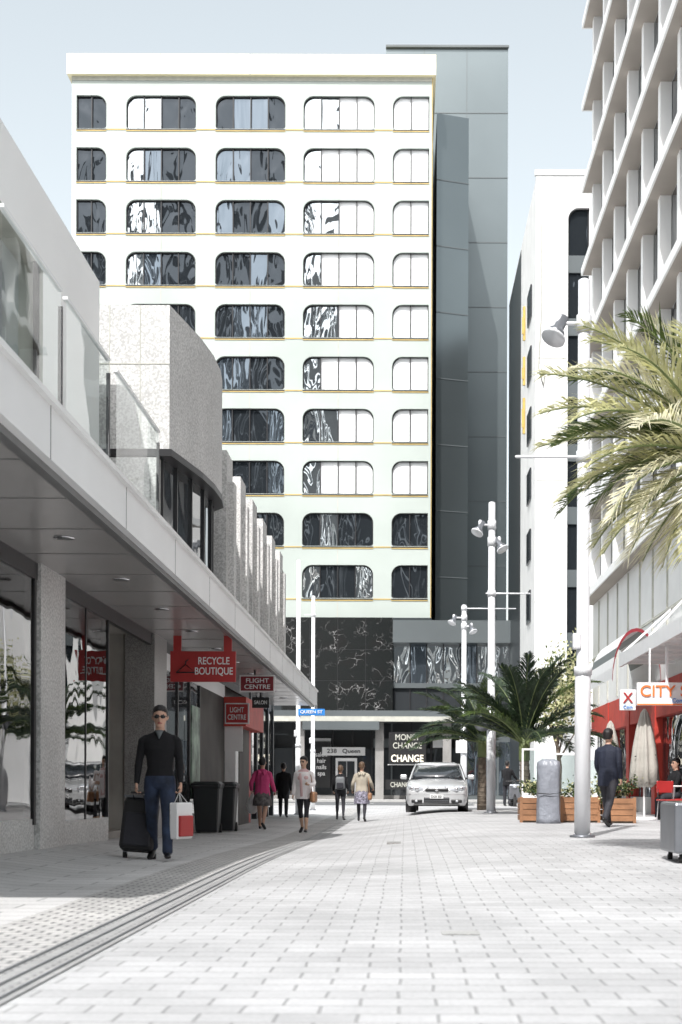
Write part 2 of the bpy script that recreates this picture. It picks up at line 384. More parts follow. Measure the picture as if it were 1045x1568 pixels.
for r in range(10):
    zt=ZT-SP*r; zb=zt-2.05
    c1=zt+ (SP-2.05)-.12 if r else 44.5
    c0=zb-.12 if r<9 else 11.25
    for c,(x0,x1,l,rr) in enumerate(cols):
        out=outline(x0,x1,zb,zt,.62,.16,l,rr)
        wall_with_hole(fac,(cb[c],cb[c+1],c0,c1),out,HY,.22,'white_wall','frame_black')
        npan=4 if c in (1,2,3) else 2
        for p in range(npan):
            a=x0+(x1-x0)*p/npan; b=x0+(x1-x0)*(p+1)/npan
            if c==0: g='glass_dark'
            elif c==1: g=['glass_silver','glass_blue' if r%2 else 'glass_silver','glass_dark','glass_dark'][p]
            elif c==2: g=['glass_dark','glass_blue','glass_blue','glass_dark'][(p+r)%4] if R.random()<.6 else 'glass_dark'
            elif c==3: g=('glass_silver' if p==0 else ('glass_silver' if p==1 and r%2==0 else 'painted_sky_glare')) if r<8 else ('glass_dark' if (p+r)%3 else 'glass_silver')
            else: g='painted_sky_glare' if r<8 else 'glass_dark'
            tilt=R.uniform(-.02,.02)
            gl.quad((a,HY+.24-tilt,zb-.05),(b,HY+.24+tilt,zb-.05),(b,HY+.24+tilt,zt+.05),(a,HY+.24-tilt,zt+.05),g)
            if p: gl.box(a-.03,a+.03,HY+.10,HY+.22,zb,zt,'frame_black')
        if c<4: yl.box(x1+.02,cols[c+1][0]-.02,HY-.03,HY,zb-.10,zb-.03,'yellow_line')
        yl.box(x0,x1,HY-.035,HY,zb-.11,zb-.03,'frame_black' )
        yl.box(x0,x1,HY-.04,HY,zb-.17,zb-.115,'yellow_line')
    for x in (-15.2,-9.68,-4.2):
        jn.box(x-.025,x+.025,HY-.012,HY,zb-SP+2.05+.05 if r<9 else 11.3,zb-.2,'joint')
fac.box(-20.75,1.54,HY+.5,HY+14,11.25,44.5,'clad_dark')
fac.box(1.40,1.54,HY+.0005,HY+.5,11.25,44.5,'white_wall'); fac.box(-20.75,-20.6,HY+.0005,HY+.5,11.25,44.5,'white_wall')
fac.box(-20.75,1.54,HY+.26,HY+.5,11.25,11.4,'white_wall')
fac.make('facade_wall',H); gl.make('windows',H); yl.make('sill_lines',H); jn.make('panel_joints',H)
co=MB()
co.box(-20.98,1.78,HY-.35,HY+14.2,44.75,46.0,'cream'); co.box(-20.75,1.54,HY-.05,HY+14,44.5,44.75,'joint')
for x in (-15.2,-9.68,-4.2): co.box(x-.03,x+.03,HY-.36,HY-.35,44.75,46,'joint')
co.box(1.55,1.59,HY-.02,HY+.4,11.3,44.7,'yellow_line')
co.make('cornice',H)
po=MB()
po.box(-7.5,-.75,86.4,87.9,5.4,11.15,'marble')
po.box(-30,-7.5,86.9,87.9,5.4,11.2,'clad_dark')
for x in (-5.8,-4.1,-2.4): po.box(x-.012,x+.012,86.392,86.4,5.4,11.15,'frame_black')
for z in (7.3,9.2): po.box(-7.5,-.75,86.393,86.4,z-.012,z+.012,'frame_black')
po.box(-20.75,1.5,87.95,102,0,11.25,'clad_dark')
po.make('marble_podium',H)
lo=MB()
lo.box(-.75,7.5,86.0,87.9,9.6,10.95,'clad_mid'); lo.box(-.75,1.6,86.9,87.9,10.95,11.2,'clad_dark')
for i in range(8):
    a=-.7+i*1.02; lo.quad((a,87,7.2),(a+.98,87,7.2),(a+.98,87.05,9.6),(a,87.05,9.6),'glass_silver' if i%3!=1 else 'glass_blue'); lo.box(a+.97,a+1.03,86.9,87.1,5.4,9.6,'frame_black')
lo.box(-.75,7.5,86.8,87.9,6.9,7.2,'clad_mid')
lo.quad((-.7,87,5.4),(7.5,87,5.4),(7.5,87,6.9),(-.7,87,6.9),'glass_black')
lo.box(-30,4,83.6,86.9,4.75,5.35,'clad_mid'); lo.box(-30,4,83.5,83.6,4.7,5.0,'joint'); lo.box(-6,-1.5,83.2,84,4.2,4.7,'clad_mid')
lo.make('podium_canopy',H)
sh=MB()
sh.box(-30,8,89,89.3,0,4.75,'interior_dark')
for i in range(24):
    a=-20+i*1.2; sh.box(a-.05,a+.05,86.5,86.65,.12,4.75,'frame_black' if i%4 else 'clad_mid')
    sh.quad((a,86.6,.3),(a+1.2,86.6,.3),(a+1.2,86.6,3.2),(a,86.6,3.2),'glass_black')
    if i%3==0: sh.box(a+.1,a+1.1,86.45,86.5,3.25,3.8,'clad_mid' if i%2 else 'sign_white')
sh.box(-4.2,-2.9,86.35,86.45,.3,2.6,'sign_white'); sh.box(-4.05,-3.55,86.3,86.35,.3,2.4,'glass_black'); sh.box(-3.5,-3.05,86.3,86.35,.3,2.4,'glass_black')
sh.box(-5.6,-4.5,86.2,86.35,1.0,3.6,'car_black')
sh.box(-30,8,86.4,86.5,.11,.35,'granite_dark')
for x in (-9,-6.2,-1.5,2.5): sh.box(x-.25,x+.25,84.2,84.7,.11,4.7,'granite_dark')
sh.make('shopfront',H)
ms=root('money_change_sign',(0,84,3)); b=MB(); b.box(-.95,1.25,83.9,84.1,2.2,4.1,'car_black'); b.box(-1.0,1.3,83.95,84.12,2.15,2.2,'metal_panel'); b.box(-1.2,.8,84.6,84.8,.7,1.3,'car_black'); b.make('board',ms)
text('lettering_top','MONEY\nCHANGE',(.15,83.88,3.55),1.7,.85,'joint',ms); text('lettering_lit','CHANGE',(.15,83.88,2.55),1.9,.42,'warm_sign',ms); text('lettering_low','CHANGE',(-.2,84.58,1.0),1.3,.3,'joint',ms)
en=root('entrance_number_sign',(-3.5,86,3)); b=MB(); b.box(-5.0,-2.4,86.0,86.2,2.75,3.25,'metal_panel'); b.make('board',en); text('lettering','238   Queen',(-3.7,85.98,3.0),2.0,.3,'car_black',en)
dl=root('directory_sign',(-5,86,2)); b=MB(); b.box(-5.6,-4.5,86.05,86.2,.8,3.3,'car_black'); b.make('board',dl); text('lettering','salon\nhair\nnails\nspa',(-5.05,86.03,2.2),.7,1.5,'sign_white',dl)

# ------------------------------------------------------------ rear tower
T=root('dark_office_tower',(4,100,0))
t=MB(); t.box(-1.5,7.1,100,125,0,52.8,'clad_green')
t.prism([(1.9,90.2),(3.95,90.9),(3.95,99.9),(1.9,99.9)],10.9,43.6,'clad_green')
for z in [52.8-4.55*i for i in range(1,10)]:
    t.box(-1.5,7.1,99.97,100,z-.03,z+.03,'clad_mid')
for x in (1.2,4.2): t.box(x-.02,x+.02,99.975,100,11,52.8,'clad_mid')
for z in [43.6-4.2*i for i in range(1,8)]:
    t.prism([(1.92,90.17),(3.97,90.87),(3.96,90.9),(1.9,90.2)],z-.03,z+.03,'clad_mid')
t.box(-1.5,7.15,99.8,100,52.8,52.95,'clad_mid')
t.make('tower_body',T)

# ------------------------------------------------------------ white building right of the tower
W=root('white_office_building',(8,70,0)); w=MB()
outl=outline(7.95,9.0,1.5,29.4,.55,0,True,False)
wall_with_hole(w,(6.37,11.5,0,31),outl,70,.25,'white_paint','frame_black')
w.box(6.38,18,70.5,88,0,30.9,'white_paint'); w.box(6.37,6.55,70.0005,70.5,0,31,'white_paint')
w.box(6.30,11.5,69.93,70.2,31,31.25,'white_paint'); w.box(6.36,6.38,79,88,0,30.7,'clad_dark')
for i in range(9):
    z=28-3.1*i
    w.quad((7.95,70.27,z-1.7),(9,70.27,z-1.7),(9,70.27,z+1.4),(7.95,70.27,z+1.4),'glass_dark')
    w.box(7.95,9,70.15,70.26,z-1.75,z-.9,'clad_mid')
    w.box(6.30,6.37,72.2,74.2,z-3.2,z-1.6,'glass_black')
for za,zb in ((26.6,24.8),(23.9,22.4),(21.7,19.8)):
    w.box(6.25,6.37,76.1,76.3,zb,za,'gold'); w.box(6.19,6.3,76.05,76.1,zb+.3,za-.6,'gold')
for z in (10,16,22): w.box(6.37,7.9,69.985,70,z-.02,z+.02,'joint')
w.tube([(6.6,69.9,29),(6.62,69.9,24),(6.5,69.9,21.5),(6.75,69.9,20.6),(6.8,69.9,21.2),(6.62,69.9,21.5)],[.03]*6,'joint',n=6)
w.make('walls',W)
Lb=root('low_shop_building',(6,76,0)); w=MB(); w.box(7.6,9.5,62,69.9,0,4.6,'metal_panel'); w.box(3.6,7.5,86.2,86.9,0,5.4,'clad_mid')
for i in range(4): w.box(3.8+i*.95,4.6+i*.95,86.15,86.2,.4,3.6,'glass_blue')
w.make('walls',Lb)

# ------------------------------------------------------------ right building with fins
B=root('finned_office_building',(8,20,0)); w=MB()
BY0=12.0
levels=[7.28+2.9*i for i in range(9)]
w.box(6.76,22,BY0+.1,49.9,0,30.6,'glass_dark')
for z in levels:
    w.box(6.15,7.05,BY0,50.1,z,z+.26,'fin_white')
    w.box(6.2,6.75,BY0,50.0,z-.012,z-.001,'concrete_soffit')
    w.box(6.70,6.755,BY0+.12,49.88,z+.26,z+.75,'fin_white')
y=49.6
while y>BY0:
    for z in levels[:-1]: w.box(6.46,6.752,y-.34,y,z+.26,z+2.9,'fin_white')
    y-=2.6
w.make('fins_and_ledges',B)
w=MB()
w.box(6.6,7.0,BY0,50,3.6,7.26,'white_paint'); 
w.box(6.6,7.0,BY0,50,0.1,.6,'granite_dark')
for i in range(6,14):
    y=-10+i*4.3; w.box(6.55,7,y,y+.5,.1,3.6,'red_wall')
    w.quad((6.8,y+.5,.3),(6.8,y+4.3,.3),(6.8,y+4.3,2.9),(6.8,y+.5,2.9),'glass_black')
    w.box(6.58,7,y+.5,y+4.3,2.7,3.6,'red_wall')
for i in range(18): w.box(6.56,6.6,12.6+i*2.1,12.68+i*2.1,3.7,7.2,'joint')
w.box(6.555,6.6,BY0,50,5.3,5.36,'joint')
w.make('ground_floor',B)
A=root('street_awning',(5.9,35,3.7)); w=MB()
def barrel(x0,x1,y0,y1,z0,hh,mats,n=14):
    pts=[]
    for i in range(n+1):
        a=math.pi*(1-i/n); pts.append((x0+(x1-x0)*(.5+.5*math.cos(a)),z0+hh*math.sin(a)))
    for i in range(n):
        (xa,za),(xb,zb)=pts[i],pts[i+1]
        w.quad((xa,y0,za),(xb,y0,zb),(xb,y1,zb),(xa,y1,za),mats[i%len(mats)])
        w.quad((xa*.985+.09,y0-.005,za-.09),(xb*.985+.09,y0-.005,zb-.09),(xb,y0-.005,zb),(xa,y0-.005,za),'sign_darkred')
barrel(5.3,6.55,36.4,41,3.65,1.3,['sign_white','sign_white','clad_mid'])
w.box(5.42,6.6,26,35.6,3.95,4.12,'white_paint'); w.box(5.36,5.42,26,35.6,3.88,4.2,'sign_white')
for i in range(8): w.box(5.43,6.6,26.2+i*1.2,26.28+i*1.2,3.88,3.95,'metal_panel')
w.tube([(5.4,35.2,4.2),(6.6,35.2,5.3)],[.03,.03],'white_paint',n=6); w.tube([(5.4,31.5,4.2),(6.6,31.5,5.5)],[.03,.03],'white_paint',n=6)
w.make('awning_frame',A)
C=root('convenience_shop_sign',(5.6,30,2.9)); w=MB(); w.box(4.89,6.7,29.95,30.1,2.60,3.08,'sign_white'); w.box(4.89,6.7,29.94,29.95,2.60,2.63,'sign_orange'); w.box(5.5,5.55,29.98,30.06,3.08,3.95,'metal_panel'); w.box(6.3,6.35,29.98,30.06,3.08,3.95,'metal_panel'); w.make('panel',C)
text('lettering','CITY STAR',(5.78,29.93,2.90),1.65,.24,'sign_orange',C); text('lettering_small','Convenience Store',(6.1,29.93,2.70),.95,.09,'sign_blue',C)
C=root('shop_blade_sign',(4.6,31,2.9)); w=MB(); w.box(4.68,5.02,30.95,31.05,2.55,3.0,'sign_white'); w.box(5.02,5.35,30.98,31.02,2.95,2.99,'metal_panel'); w.box(5.31,5.35,30.98,31.02,2.99,3.9,'metal_panel'); w.make('panel',C); text('cross','X',(4.85,30.93,2.82),.22,.22,'sign_red',C); text('lettering','Coin',(4.85,30.93,2.62),.2,.08,'sign_blue',C)
# ------------------------------------------------------------ left building
L=root('granite_shop_building',(-6,20,0)); ZC=.86
w=MB()
cz0=ZC+2.62; cz1=ZC+3.05
w.box(-2.93,-2.85,8,46,cz0,cz1,'metal_panel'); w.box(-2.90,-2.80,8,46,cz1,cz1+.05,'white_paint')
w.box(-3.02,-2.93,8,46,cz0-.06,cz0+.02,'soffit_dark')
w.box(-4.35,-3.02,8,46,cz0,cz0+.06,'soffit'); w.box(-4.6,-2.94,8,46,cz1-.06,cz1,'metal_panel')
for i in range(12): w.box(-2.852,-2.848,8.3+i*3.1,8.32+i*3.1,cz0,cz1,'soffit_dark')
for i in range(24): w.box(-4.35,-3.02,8.3+i*1.55,8.315+i*1.55,cz0-.004,cz0,'soffit_dark')
for i in range(12):
    w.cyl((-3.6,9+i*3.0,cz0-.012),(-3.6,9+i*3.0,cz0-.001),.11,.11,'chrome'); w.cyl((-3.6,9+i*3.0,cz0-.016),(-3.6,9+i*3.0,cz0-.012),.08,.08,'soffit_dark')
w.box(-2.90,-2.84,45.9,46.01,cz0-.1,cz1+.06,'metal_panel')
w.make('canopy',L)
w=MB()
def wallx(mb,cell,out,x,depth,mat,fmat):
    y0,y1,z0,z1=cell
    outer=[Vector((y0,z0,0)),Vector((y1,z0,0)),Vector((y1,z1,0)),Vector((y0,z1,0))]
    inner=[Vector((a,b,0)) for a,b in out]
    tris=tessellate_polygon([outer,inner]); allp=outer+inner
    mb.add([(x,p.x,p.y) for p in allp],[tuple(t_) for t_ in tris],mat)
    n=len(out); vs=[(x,a,b) for a,b in out]+[(x-depth,a,b) for a,b in out]
    mb.add(vs,[(i,(i+1)%n,n+(i+1)%n,n+i) for i in range(n)],fmat)
TZ=ZC+6.73
wallx(w,(8,19,ZC+3.0,TZ),[(12.6,ZC+4.3),(16.05,ZC+4.3),(16.05,ZC+5.9),(12.6,ZC+5.9)],-4.1,.3,'fin_white','joint')
w.quad((-4.38,12.6,ZC+4.3),(-4.38,16.05,ZC+4.3),(-4.38,16.05,ZC+5.9),(-4.38,12.6,ZC+5.9),'glass_pale')
w.box(-4.36,-4.3,14.3,14.36,ZC+4.3,ZC+5.9,'frame_black'); w.box(-4.2,-4.14,16.0,16.06,ZC+4.3,ZC+5.9,'frame_black')
w.box(-14,-4.42,8.05,36.5,ZC+3.0,ZC+5.6,'granite'); w.box(-14,-4.11,8.05,19,TZ-.3,TZ-.01,'fin_white'); w.box(-14,-4.11,18.7,18.99,ZC+3,TZ-.02,'granite')
w.box(-14,-4.11,8.0,8.04,ZC+3.0,TZ-.02,'fin_white')
bay=[(-3.31,19.9),(-3.2,20.6),(-3.08,21.4),(-3.01,22.2),(-3.0,23.0),(-3.05,23.6),(-3.3,24.0),(-4.6,24.0),(-4.6,19.9)]
w.prism(bay,ZC+4.72,TZ,'granite')
bi=[(-3.45,20.1),(-3.35,20.7),(-3.24,21.4),(-3.17,22.2),(-3.16,23.0),(-3.2,23.5),(-3.45,23.9),(-4.5,23.9),(-4.5,20.1)]
w.prism(bi,ZC+3.05,ZC+4.72,'glass_black')
rim=[(x+ (.03 if x>-4 else 0),y) for x,y in bay]
w.prism(rim,ZC+4.62,ZC+4.715,'frame_black')
w.box(-4.6,-3.46,19.9,20.08,ZC+3.05,ZC+4.6,'granite')
for (x,y) in bi[:6]: w.box(x-.02,x+.03,y-.03,y+.03,ZC+3.05,ZC+4.62,'frame_black')
for x in (-3.72,-4.15): w.box(x-.006,x+.006,19.895,19.9,ZC+4.75,TZ,'joint')
w.box(-4.5,-3.31,19.894,19.9,ZC+5.9,ZC+5.915,'joint')
for i in range(6):
    y=24.45+i*2.08; zt=ZC+5.78
    w.box(-4.6,-3.08,y,y+.85,ZC+3.05,zt,'granite'); w.box(-3.08,-2.98,y+.25,y+.6,ZC+3.05,zt-.5,'granite')
    w.box(-4.6,-3.4,y+.85,y+2.08,ZC+4.9,zt-.15,'granite')
    w.box(-4.6,-3.42,y+.85,y+2.08,ZC+3.05,ZC+4.9,'glass_black')
    for q in range(8): w.box(-3.42,-3.30,y+.86,y+2.07,ZC+3.2+q*.2,ZC+3.24+q*.2,'metal_panel')
w.make('upper_floor',L)
w=MB()
for y0,y1 in ((11.6,13.6),(13.8,15.8),(16.2,19.0)):
    w.quad((-3.30,y0,ZC+3.06),(-3.30,y1,ZC+3.06),(-3.30,y1,ZC+4.72),(-3.30,y0,ZC+4.72),'glass_balustrade'); w.box(-3.34,-3.30,y1+.04,y1+.07,ZC+3.05,ZC+4.6,'frame_black')
    w.box(-3.335,-3.285,y0,y1,ZC+4.72,ZC+4.75,'metal_panel')
w.make('glass_balustrade',L)
w=MB(); FX=-4.35; top=cz0
def gy(y): return gz(-4.3,y)
w.box(FX-.25,FX,8,16.7,-.2,gy(15)+.36,'granite'); 
w.box(FX-.02,FX,8,16.65,gy(15)+.36,top-.2,'glass_shop'); w.box(FX-.06,FX+.02,8,46,top-.2,top,'frame_black')
w.box(FX-.06,FX+.02,16.62,16.7,.4,top-.2,'frame_black'); w.box(FX-.06,FX+.02,13.9,13.96,.4,top-.2,'frame_black')
w.box(FX-.4,FX+.06,16.75,17.95,-.2,top,'granite')
w.box(FX-.25,FX+.02,18,20.8,-.2,gy(19)+.32,'granite'); w.box(FX-.02,FX,18,20.8,gy(19)+.32,top-.2,'glass_shop')
w.box(FX-.03,FX+.01,19.35,19.39,.4,top-.2,'frame_black')
w.box(FX-.04,FX+.02,20.76,20.82,.4,top-.2,'frame_black')
w.box(FX-1.4,FX-.0,20.84,20.86,gy(19)+.3,top-.2,'glass_shop')
w.box(FX-1.5,FX-1.46,20.9,24.3,2.3,2.4,'frame_black'); w.box(FX-1.5,FX-1.47,20.9,22.4,.0,2.3,'glass_shop')
w.box(FX-.45,FX+.06,24.35,25.6,-.3,top,'granite_dark')
w.box(FX-.03,FX,25.6,30,.3,top-.5,'glass_black'); w.box(FX-.2,FX+.02,25.6,30,-.3,.3,'granite_dark'); w.box(FX-.1,FX+.02,25.6,34.2,top-.5,top-.2,'metal_panel')
for y in (27.1,28.6,30): w.box(FX-.04,FX+.03,y-.04,y+.04,.2,top-.5,'frame_black')
w.box(FX+.02,FX+.05,28.75,29.85,.6,2.5,'poster_map')
w.box(FX-.2,FX+.02,30,34.2,-.3,top-.5,'interior_dark')
w.box(FX-.3,FX+.28,34.2,34.8,-.3,2.75,'sign_white'); w.box(FX-.3,FX+.28,37.0,37.6,-.3,2.75,'red_wall'); w.box(FX-.3,FX+.55,34.0,38.2,2.3,3.0,'red_wall'); w.box(FX-.3,FX+.3,34.8,37,-.3,2.3,'interior_dark')
w.box(FX-.3,FX+.45,34.15,34.2,1.7,2.3,'sign_white')
for i in range(5):
    y=38.2+i*1.7; w.box(FX-.2,FX+.05,y+1.45,y+1.7,-.3,top,'clad_dark'); w.box(FX-.1,FX,y,y+1.45,.2,top-.3,'glass_black')
w.box(-14,FX-.3,36.5,46,-.3,top+.3,'granite_dark')
w.make('shopfront',L)
w=MB()
w.box(-9,FX-.4,8.05,24.4,-.3,.12,'interior'); w.box(-9.1,-9,8.05,24.4,0,top,'interior'); w.box(-9,FX-.06,8.05,24.4,top-.02,top+.04,'interior'); w.box(-9,FX-.45,24.4,24.5,0,top,'interior')
w.box(-9,-6.2,17.3,17.4,0,top,'interior')
w.box(-14,FX-.3,8.0,8.04,-.2,ZC+3,'fin_white')
for i in range(7):
    y=10+i*2.0
    w.box(-6.9,-6.2,y,y+1.5,.1,1.5,'shelf_goods'); w.box(-6.95,-6.15,y-.03,y+1.53,1.5,1.55,'sign_white')
    for q in range(12):
        yy=y+q*.12; mm=R.choice(['dress_pink','dress_teal','dress_white','dress_red','black_matt','jeans'])
        w.box(-6.15,-5.75,yy,yy+.07,.5+R.uniform(0,.3),1.6,mm)
    w.tube([(-5.95,y-.05,1.65),(-5.95,y+1.5,1.65)],[.015,.015],'chrome',n=6)
w.make('shop_interior',L)

def mannequin(x,y,z,dress,h=1.0,name='dress_mannequin'):
    e=root(name,(x,y,z)); m=MB()
    prof=[(.55,.19,.15),(.75,.17,.12),(.95,.14,.11),(1.08,.12,.09),(1.2,.15,.11),(1.35,.17,.11),(1.43,.15,.08),(1.47,.06,.06)]
    m.loft([[Vector((x+a*h*math.cos(k*math.pi/8),y+b*h*math.sin(k*math.pi/8)*(1+.1*math.sin(k*3)),z+zz*h)) for k in range(16)] for zz,a,b in prof],dress)
    m.make('dress',e); m=MB()
    m.tube([(x,y,z+1.46*h),(x,y,z+1.54*h)],[.05,.045],'dress_white'); m.ell((x,y,z+1.66*h),(.075,.09,.12),'dress_white')
    for s in (-1,1):
        m.tube([(x+s*.15,y,z+1.4*h),(x+s*.21,y,z+1.15*h),(x+s*.2,y-.05,z+.9*h)],[.045,.035,.025],'dress_white')
        m.tube([(x+s*.07,y,z+.6*h),(x+s*.07,y,z+.3*h),(x+s*.07,y,z+.05)],[.06,.045,.03],'dress_white')
    m.cyl((x,y,z-.02),(x,y,z+.02),.2,.2,'chrome'); m.make('figure',e)
mannequin(-4.9,15.6,.45,'dress_pink'); mannequin(-4.85,18.9,.4,'dress_teal'); mannequin(-4.8,20.0,.4,'dress_white'); mannequin(-5.6,22.8,.12,'dress_red'); mannequin(-5.3,14.6,.45,'dress_white')

S=root('recycle_boutique_sign',(-3.5,24.8,3)); w=MB()
w.box(-4.09,-2.95,24.77,24.83,ZC+1.82,ZC+2.35,'sign_red'); w.box(-4.04,-3.9,24.78,24.82,ZC+2.35,ZC+2.62,'sign_red'); w.box(-3.16,-3.02,24.78,24.82,ZC+2.35,ZC+2.62,'sign_red')
w.tube([(-3.98,24.76,ZC+1.98),(-3.82,24.76,ZC+2.12),(-3.66,24.76,ZC+1.98),(-3.98,24.76,ZC+1.98)],[.012]*4,'car_black',n=6)
w.tube([(-3.82,24.76,ZC+2.12),(-3.82,24.76,ZC+2.17),(-3.78,24.76,ZC+2.2)],[.01]*3,'car_black',n=6)
w.make('panel',S)
text('lettering','RECYCLE\nBOUTIQUE',(-3.33,24.765,ZC+2.085),.66,.33,'sign_white',S)
S=root('travel_agency_sign',(-3.3,32,3)); w=MB(); w.box(-3.72,-2.93,31.97,32.03,ZC+2.12,ZC+2.50,'sign_white'); w.box(-3.69,-2.96,31.955,31.97,ZC+2.15,ZC+2.47,'sign_darkred'); w.box(-3.4,-3.36,31.98,32.02,ZC+2.5,ZC+2.62,'frame_black'); w.make('panel',S)
text('lettering','FLIGHT\nCENTRE',(-3.32,31.95,ZC+2.31),.58,.24,'sign_white',S)
S=root('hair_salon_sign',(-3.3,33.5,3)); w=MB(); w.box(-3.6,-3.2,33.5,33.55,ZC+1.85,ZC+2.1,'car_black'); w.box(-3.42,-3.38,33.5,33.54,ZC+2.1,ZC+2.62,'frame_black'); w.make('panel',S); text('lettering','SALON',(-3.4,33.49,ZC+1.98),.3,.09,'sign_white',S)
S=root('light_centre_sign',(-3.9,34,2.4)); w=MB(); w.box(-4.3,-3.72,33.95,33.995,2.35,2.85,'sign_white'); w.box(-4.27,-3.75,33.94,33.95,2.38,2.82,'sign_red'); w.make('panel',S); text('lettering','LIGHT\nCENTRE',(-4.01,33.93,2.6),.44,.3,'sign_white',S)
S=root('street_name_sign',(-3.2,48,4)); w=MB(); w.box(-3.6,-2.7,47.9,47.95,ZC+2.40,ZC+2.62,'sign_blue'); w.make('panel',S); text('lettering','QUEEN ST',(-3.15,47.88,ZC+2.51),.75,.12,'sign_white',S)

# ------------------------------------------------------------ poles / lamps
def spot(m,p,d,r=.13,ln=.30):
    d=Vector(d).normalized(); p=Vector(p)
    m.tube([p-d*ln*.9,p-d*ln*.2,p,p+d*ln*.35],[r*.55,r*.6,r*.95,r*1.15],'lamp_dark',n=16,round_=False)
    m.tube([p+d*ln*.36,p+d*ln*.40],[r*1.0,r*1.0],'sign_white',n=16,round_=False)
    m.tube([p+d*ln*.30,p+d*ln*.42],[r*1.35,r*1.35],'pole_paint',n=16,round_=False)
def lamp_post(x,y,h,r,arm_z,arm,spots,name='street_lamp'):
    z=gz(x,y); e=root(name,(x,y,z)); m=MB()
    m.tube([(x,y,z),(x,y,z+.03)],[r*1.7,r*1.7],'lamp_dark',n=18,round_=False)
    m.tube([(x,y,z+.02),(x,y,z+2.3),(x,y,z+2.32),(x,y,z+h-.02),(x,y,z+h)],[r*1.08,r*1.06,r*.88,r*.80,r*.5],'pole_white' if name!='street_lamp' else 'pole_paint',n=20,round_=False)
    m.tube([(x,y,z+2.28),(x,y,z+2.40)],[r*1.2,r*1.2],'pole_paint',n=20,round_=False)
    m.rbox((x-r*.9,y-r*.6,z+2.75),(.12,.1,.22),.02,'pole_paint'); 
    for q in range(4): 
        a=q*math.pi/2+.6; m.ell((x+r*1.4*math.cos(a),y+r*1.4*math.sin(a),z+.045),(.02,.02,.02),'chrome',n=8,m=4)
    m.make('pole',e); m=MB()
    if arm: m.tube([(x+arm[0],y,z+arm_z),(x+arm[1],y,z+arm_z)],[.022,.022],'pole_paint',n=8); m.tube([(x,y,z+arm_z-.08),(x,y,z+arm_z+.08)],[r*1.0,r*1.0],'pole_paint',n=16,round_=False)
    for (dx,dz,dirx) in spots:
        s=1 if dx>0 else -1
        m.tube([(x,y,z+dz+.12),(x+dx,y-.03,z+dz+.12)],[.03,.03],'pole_paint',n=8)
        m.tube([(x,y,z+dz+.0),(x,y,z+dz+.24)],[r*1.02,r*1.02],'pole_paint',n=16,round_=False)
        m.tube([(x+dx,y-.03,z+dz+.22),(x+dx,y-.03,z+dz)],[.05,.05],'pole_paint',n=10)
        spot(m,(x+dx+dirx*.08,y-.08,z+dz-.02),(dirx,-.35,-.9))
    if m.v: m.make('lamp_heads',e)
lamp_post(2.50,20,7.85,.105,5.35,(-.95,.35),[(-.36,7.1,-.45)])
lamp_post(2.36,38.9,8.5,.115,6.0,(-.15,1.05),[(-.32,7.75,-.5),(.2,7.3,.5)])
lamp_post(2.40,58,8.2,.12,8.05,(-.1,2.1),[(-.42,7.55,-.5),(.3,7.2,.4)])
lamp_post(-3.60,48,8.6,.085,4,None,[],name='white_pole'); lamp_post(-3.62,56,8.45,.085,7.7,(-.35,.1),[],name='white_pole')
e=root('round_traffic_sign',(2.2,38.7,2.6)); m=MB(); m.cyl((2.12,38.76,2.62),(2.12,38.72,2.62),.24,.24,'lamp_dark',n=24); m.box(2.1,2.4,38.76,38.8,2.55,2.6,'lamp_dark'); m.make('disc',e)
e=root('parking_sign',(2.45,57,2.6)); m=MB(); m.rbox((2.3,57.8,2.5),(.45,.03,.5),.01,'sign_white'); m.make('panel',e)

# ------------------------------------------------------------ palms
def frond(m,base,az,el,L,droop,mat,lw=.50,dens=.035,wid=.026,seed=0):
    rr=random.Random(seed); p=Vector(base); pts=[p.copy()]; n=16; e=el
    dirs=[]
    for i in range(n):
        d=Vector((math.cos(az)*math.cos(e),math.sin(az)*math.cos(e),math.sin(e))); dirs.append(d)
        p=p+d*L/n; pts.append(p.copy()); e-=droop/n*(.5+1.3*i/n)
    m.tube(pts,[.022*(1-.85*i/n)+.003 for i in range(n+1)],'trunk_green',n=5,round_=False)
    side0=Vector((-math.sin(az),math.cos(az),0)); cnt=int(L/dens)
    for k in range(cnt):
        t_=.08+.92*k/cnt; i=min(n-1,int(t_*n)); f=t_*n-i; c=pts[i].lerp(pts[i+1],f); d=dirs[i]; up=side0.cross(d).normalized()
        if up.z<0: up=-up
        ll=lw*(math.sin(math.pi*min(1,t_*.85+.12)))**.6*rr.uniform(.8,1.1)
        for s in (1,-1):
            v=(side0*s*rr.uniform(.45,.75)+d*rr.uniform(.75,1.0)+up*rr.uniform(.1,.4)).normalized()
            mid=c+v*ll*.5; tip=c+v*ll+Vector((0,0,-ll*rr.uniform(.08,.34)))
            wv=d*wid*rr.uniform(.7,1.2)
            m.add([c-wv*.6,c+wv*.6,mid+wv,tip,mid-wv],[(0,1,2,4),(4,2,3)],mat)
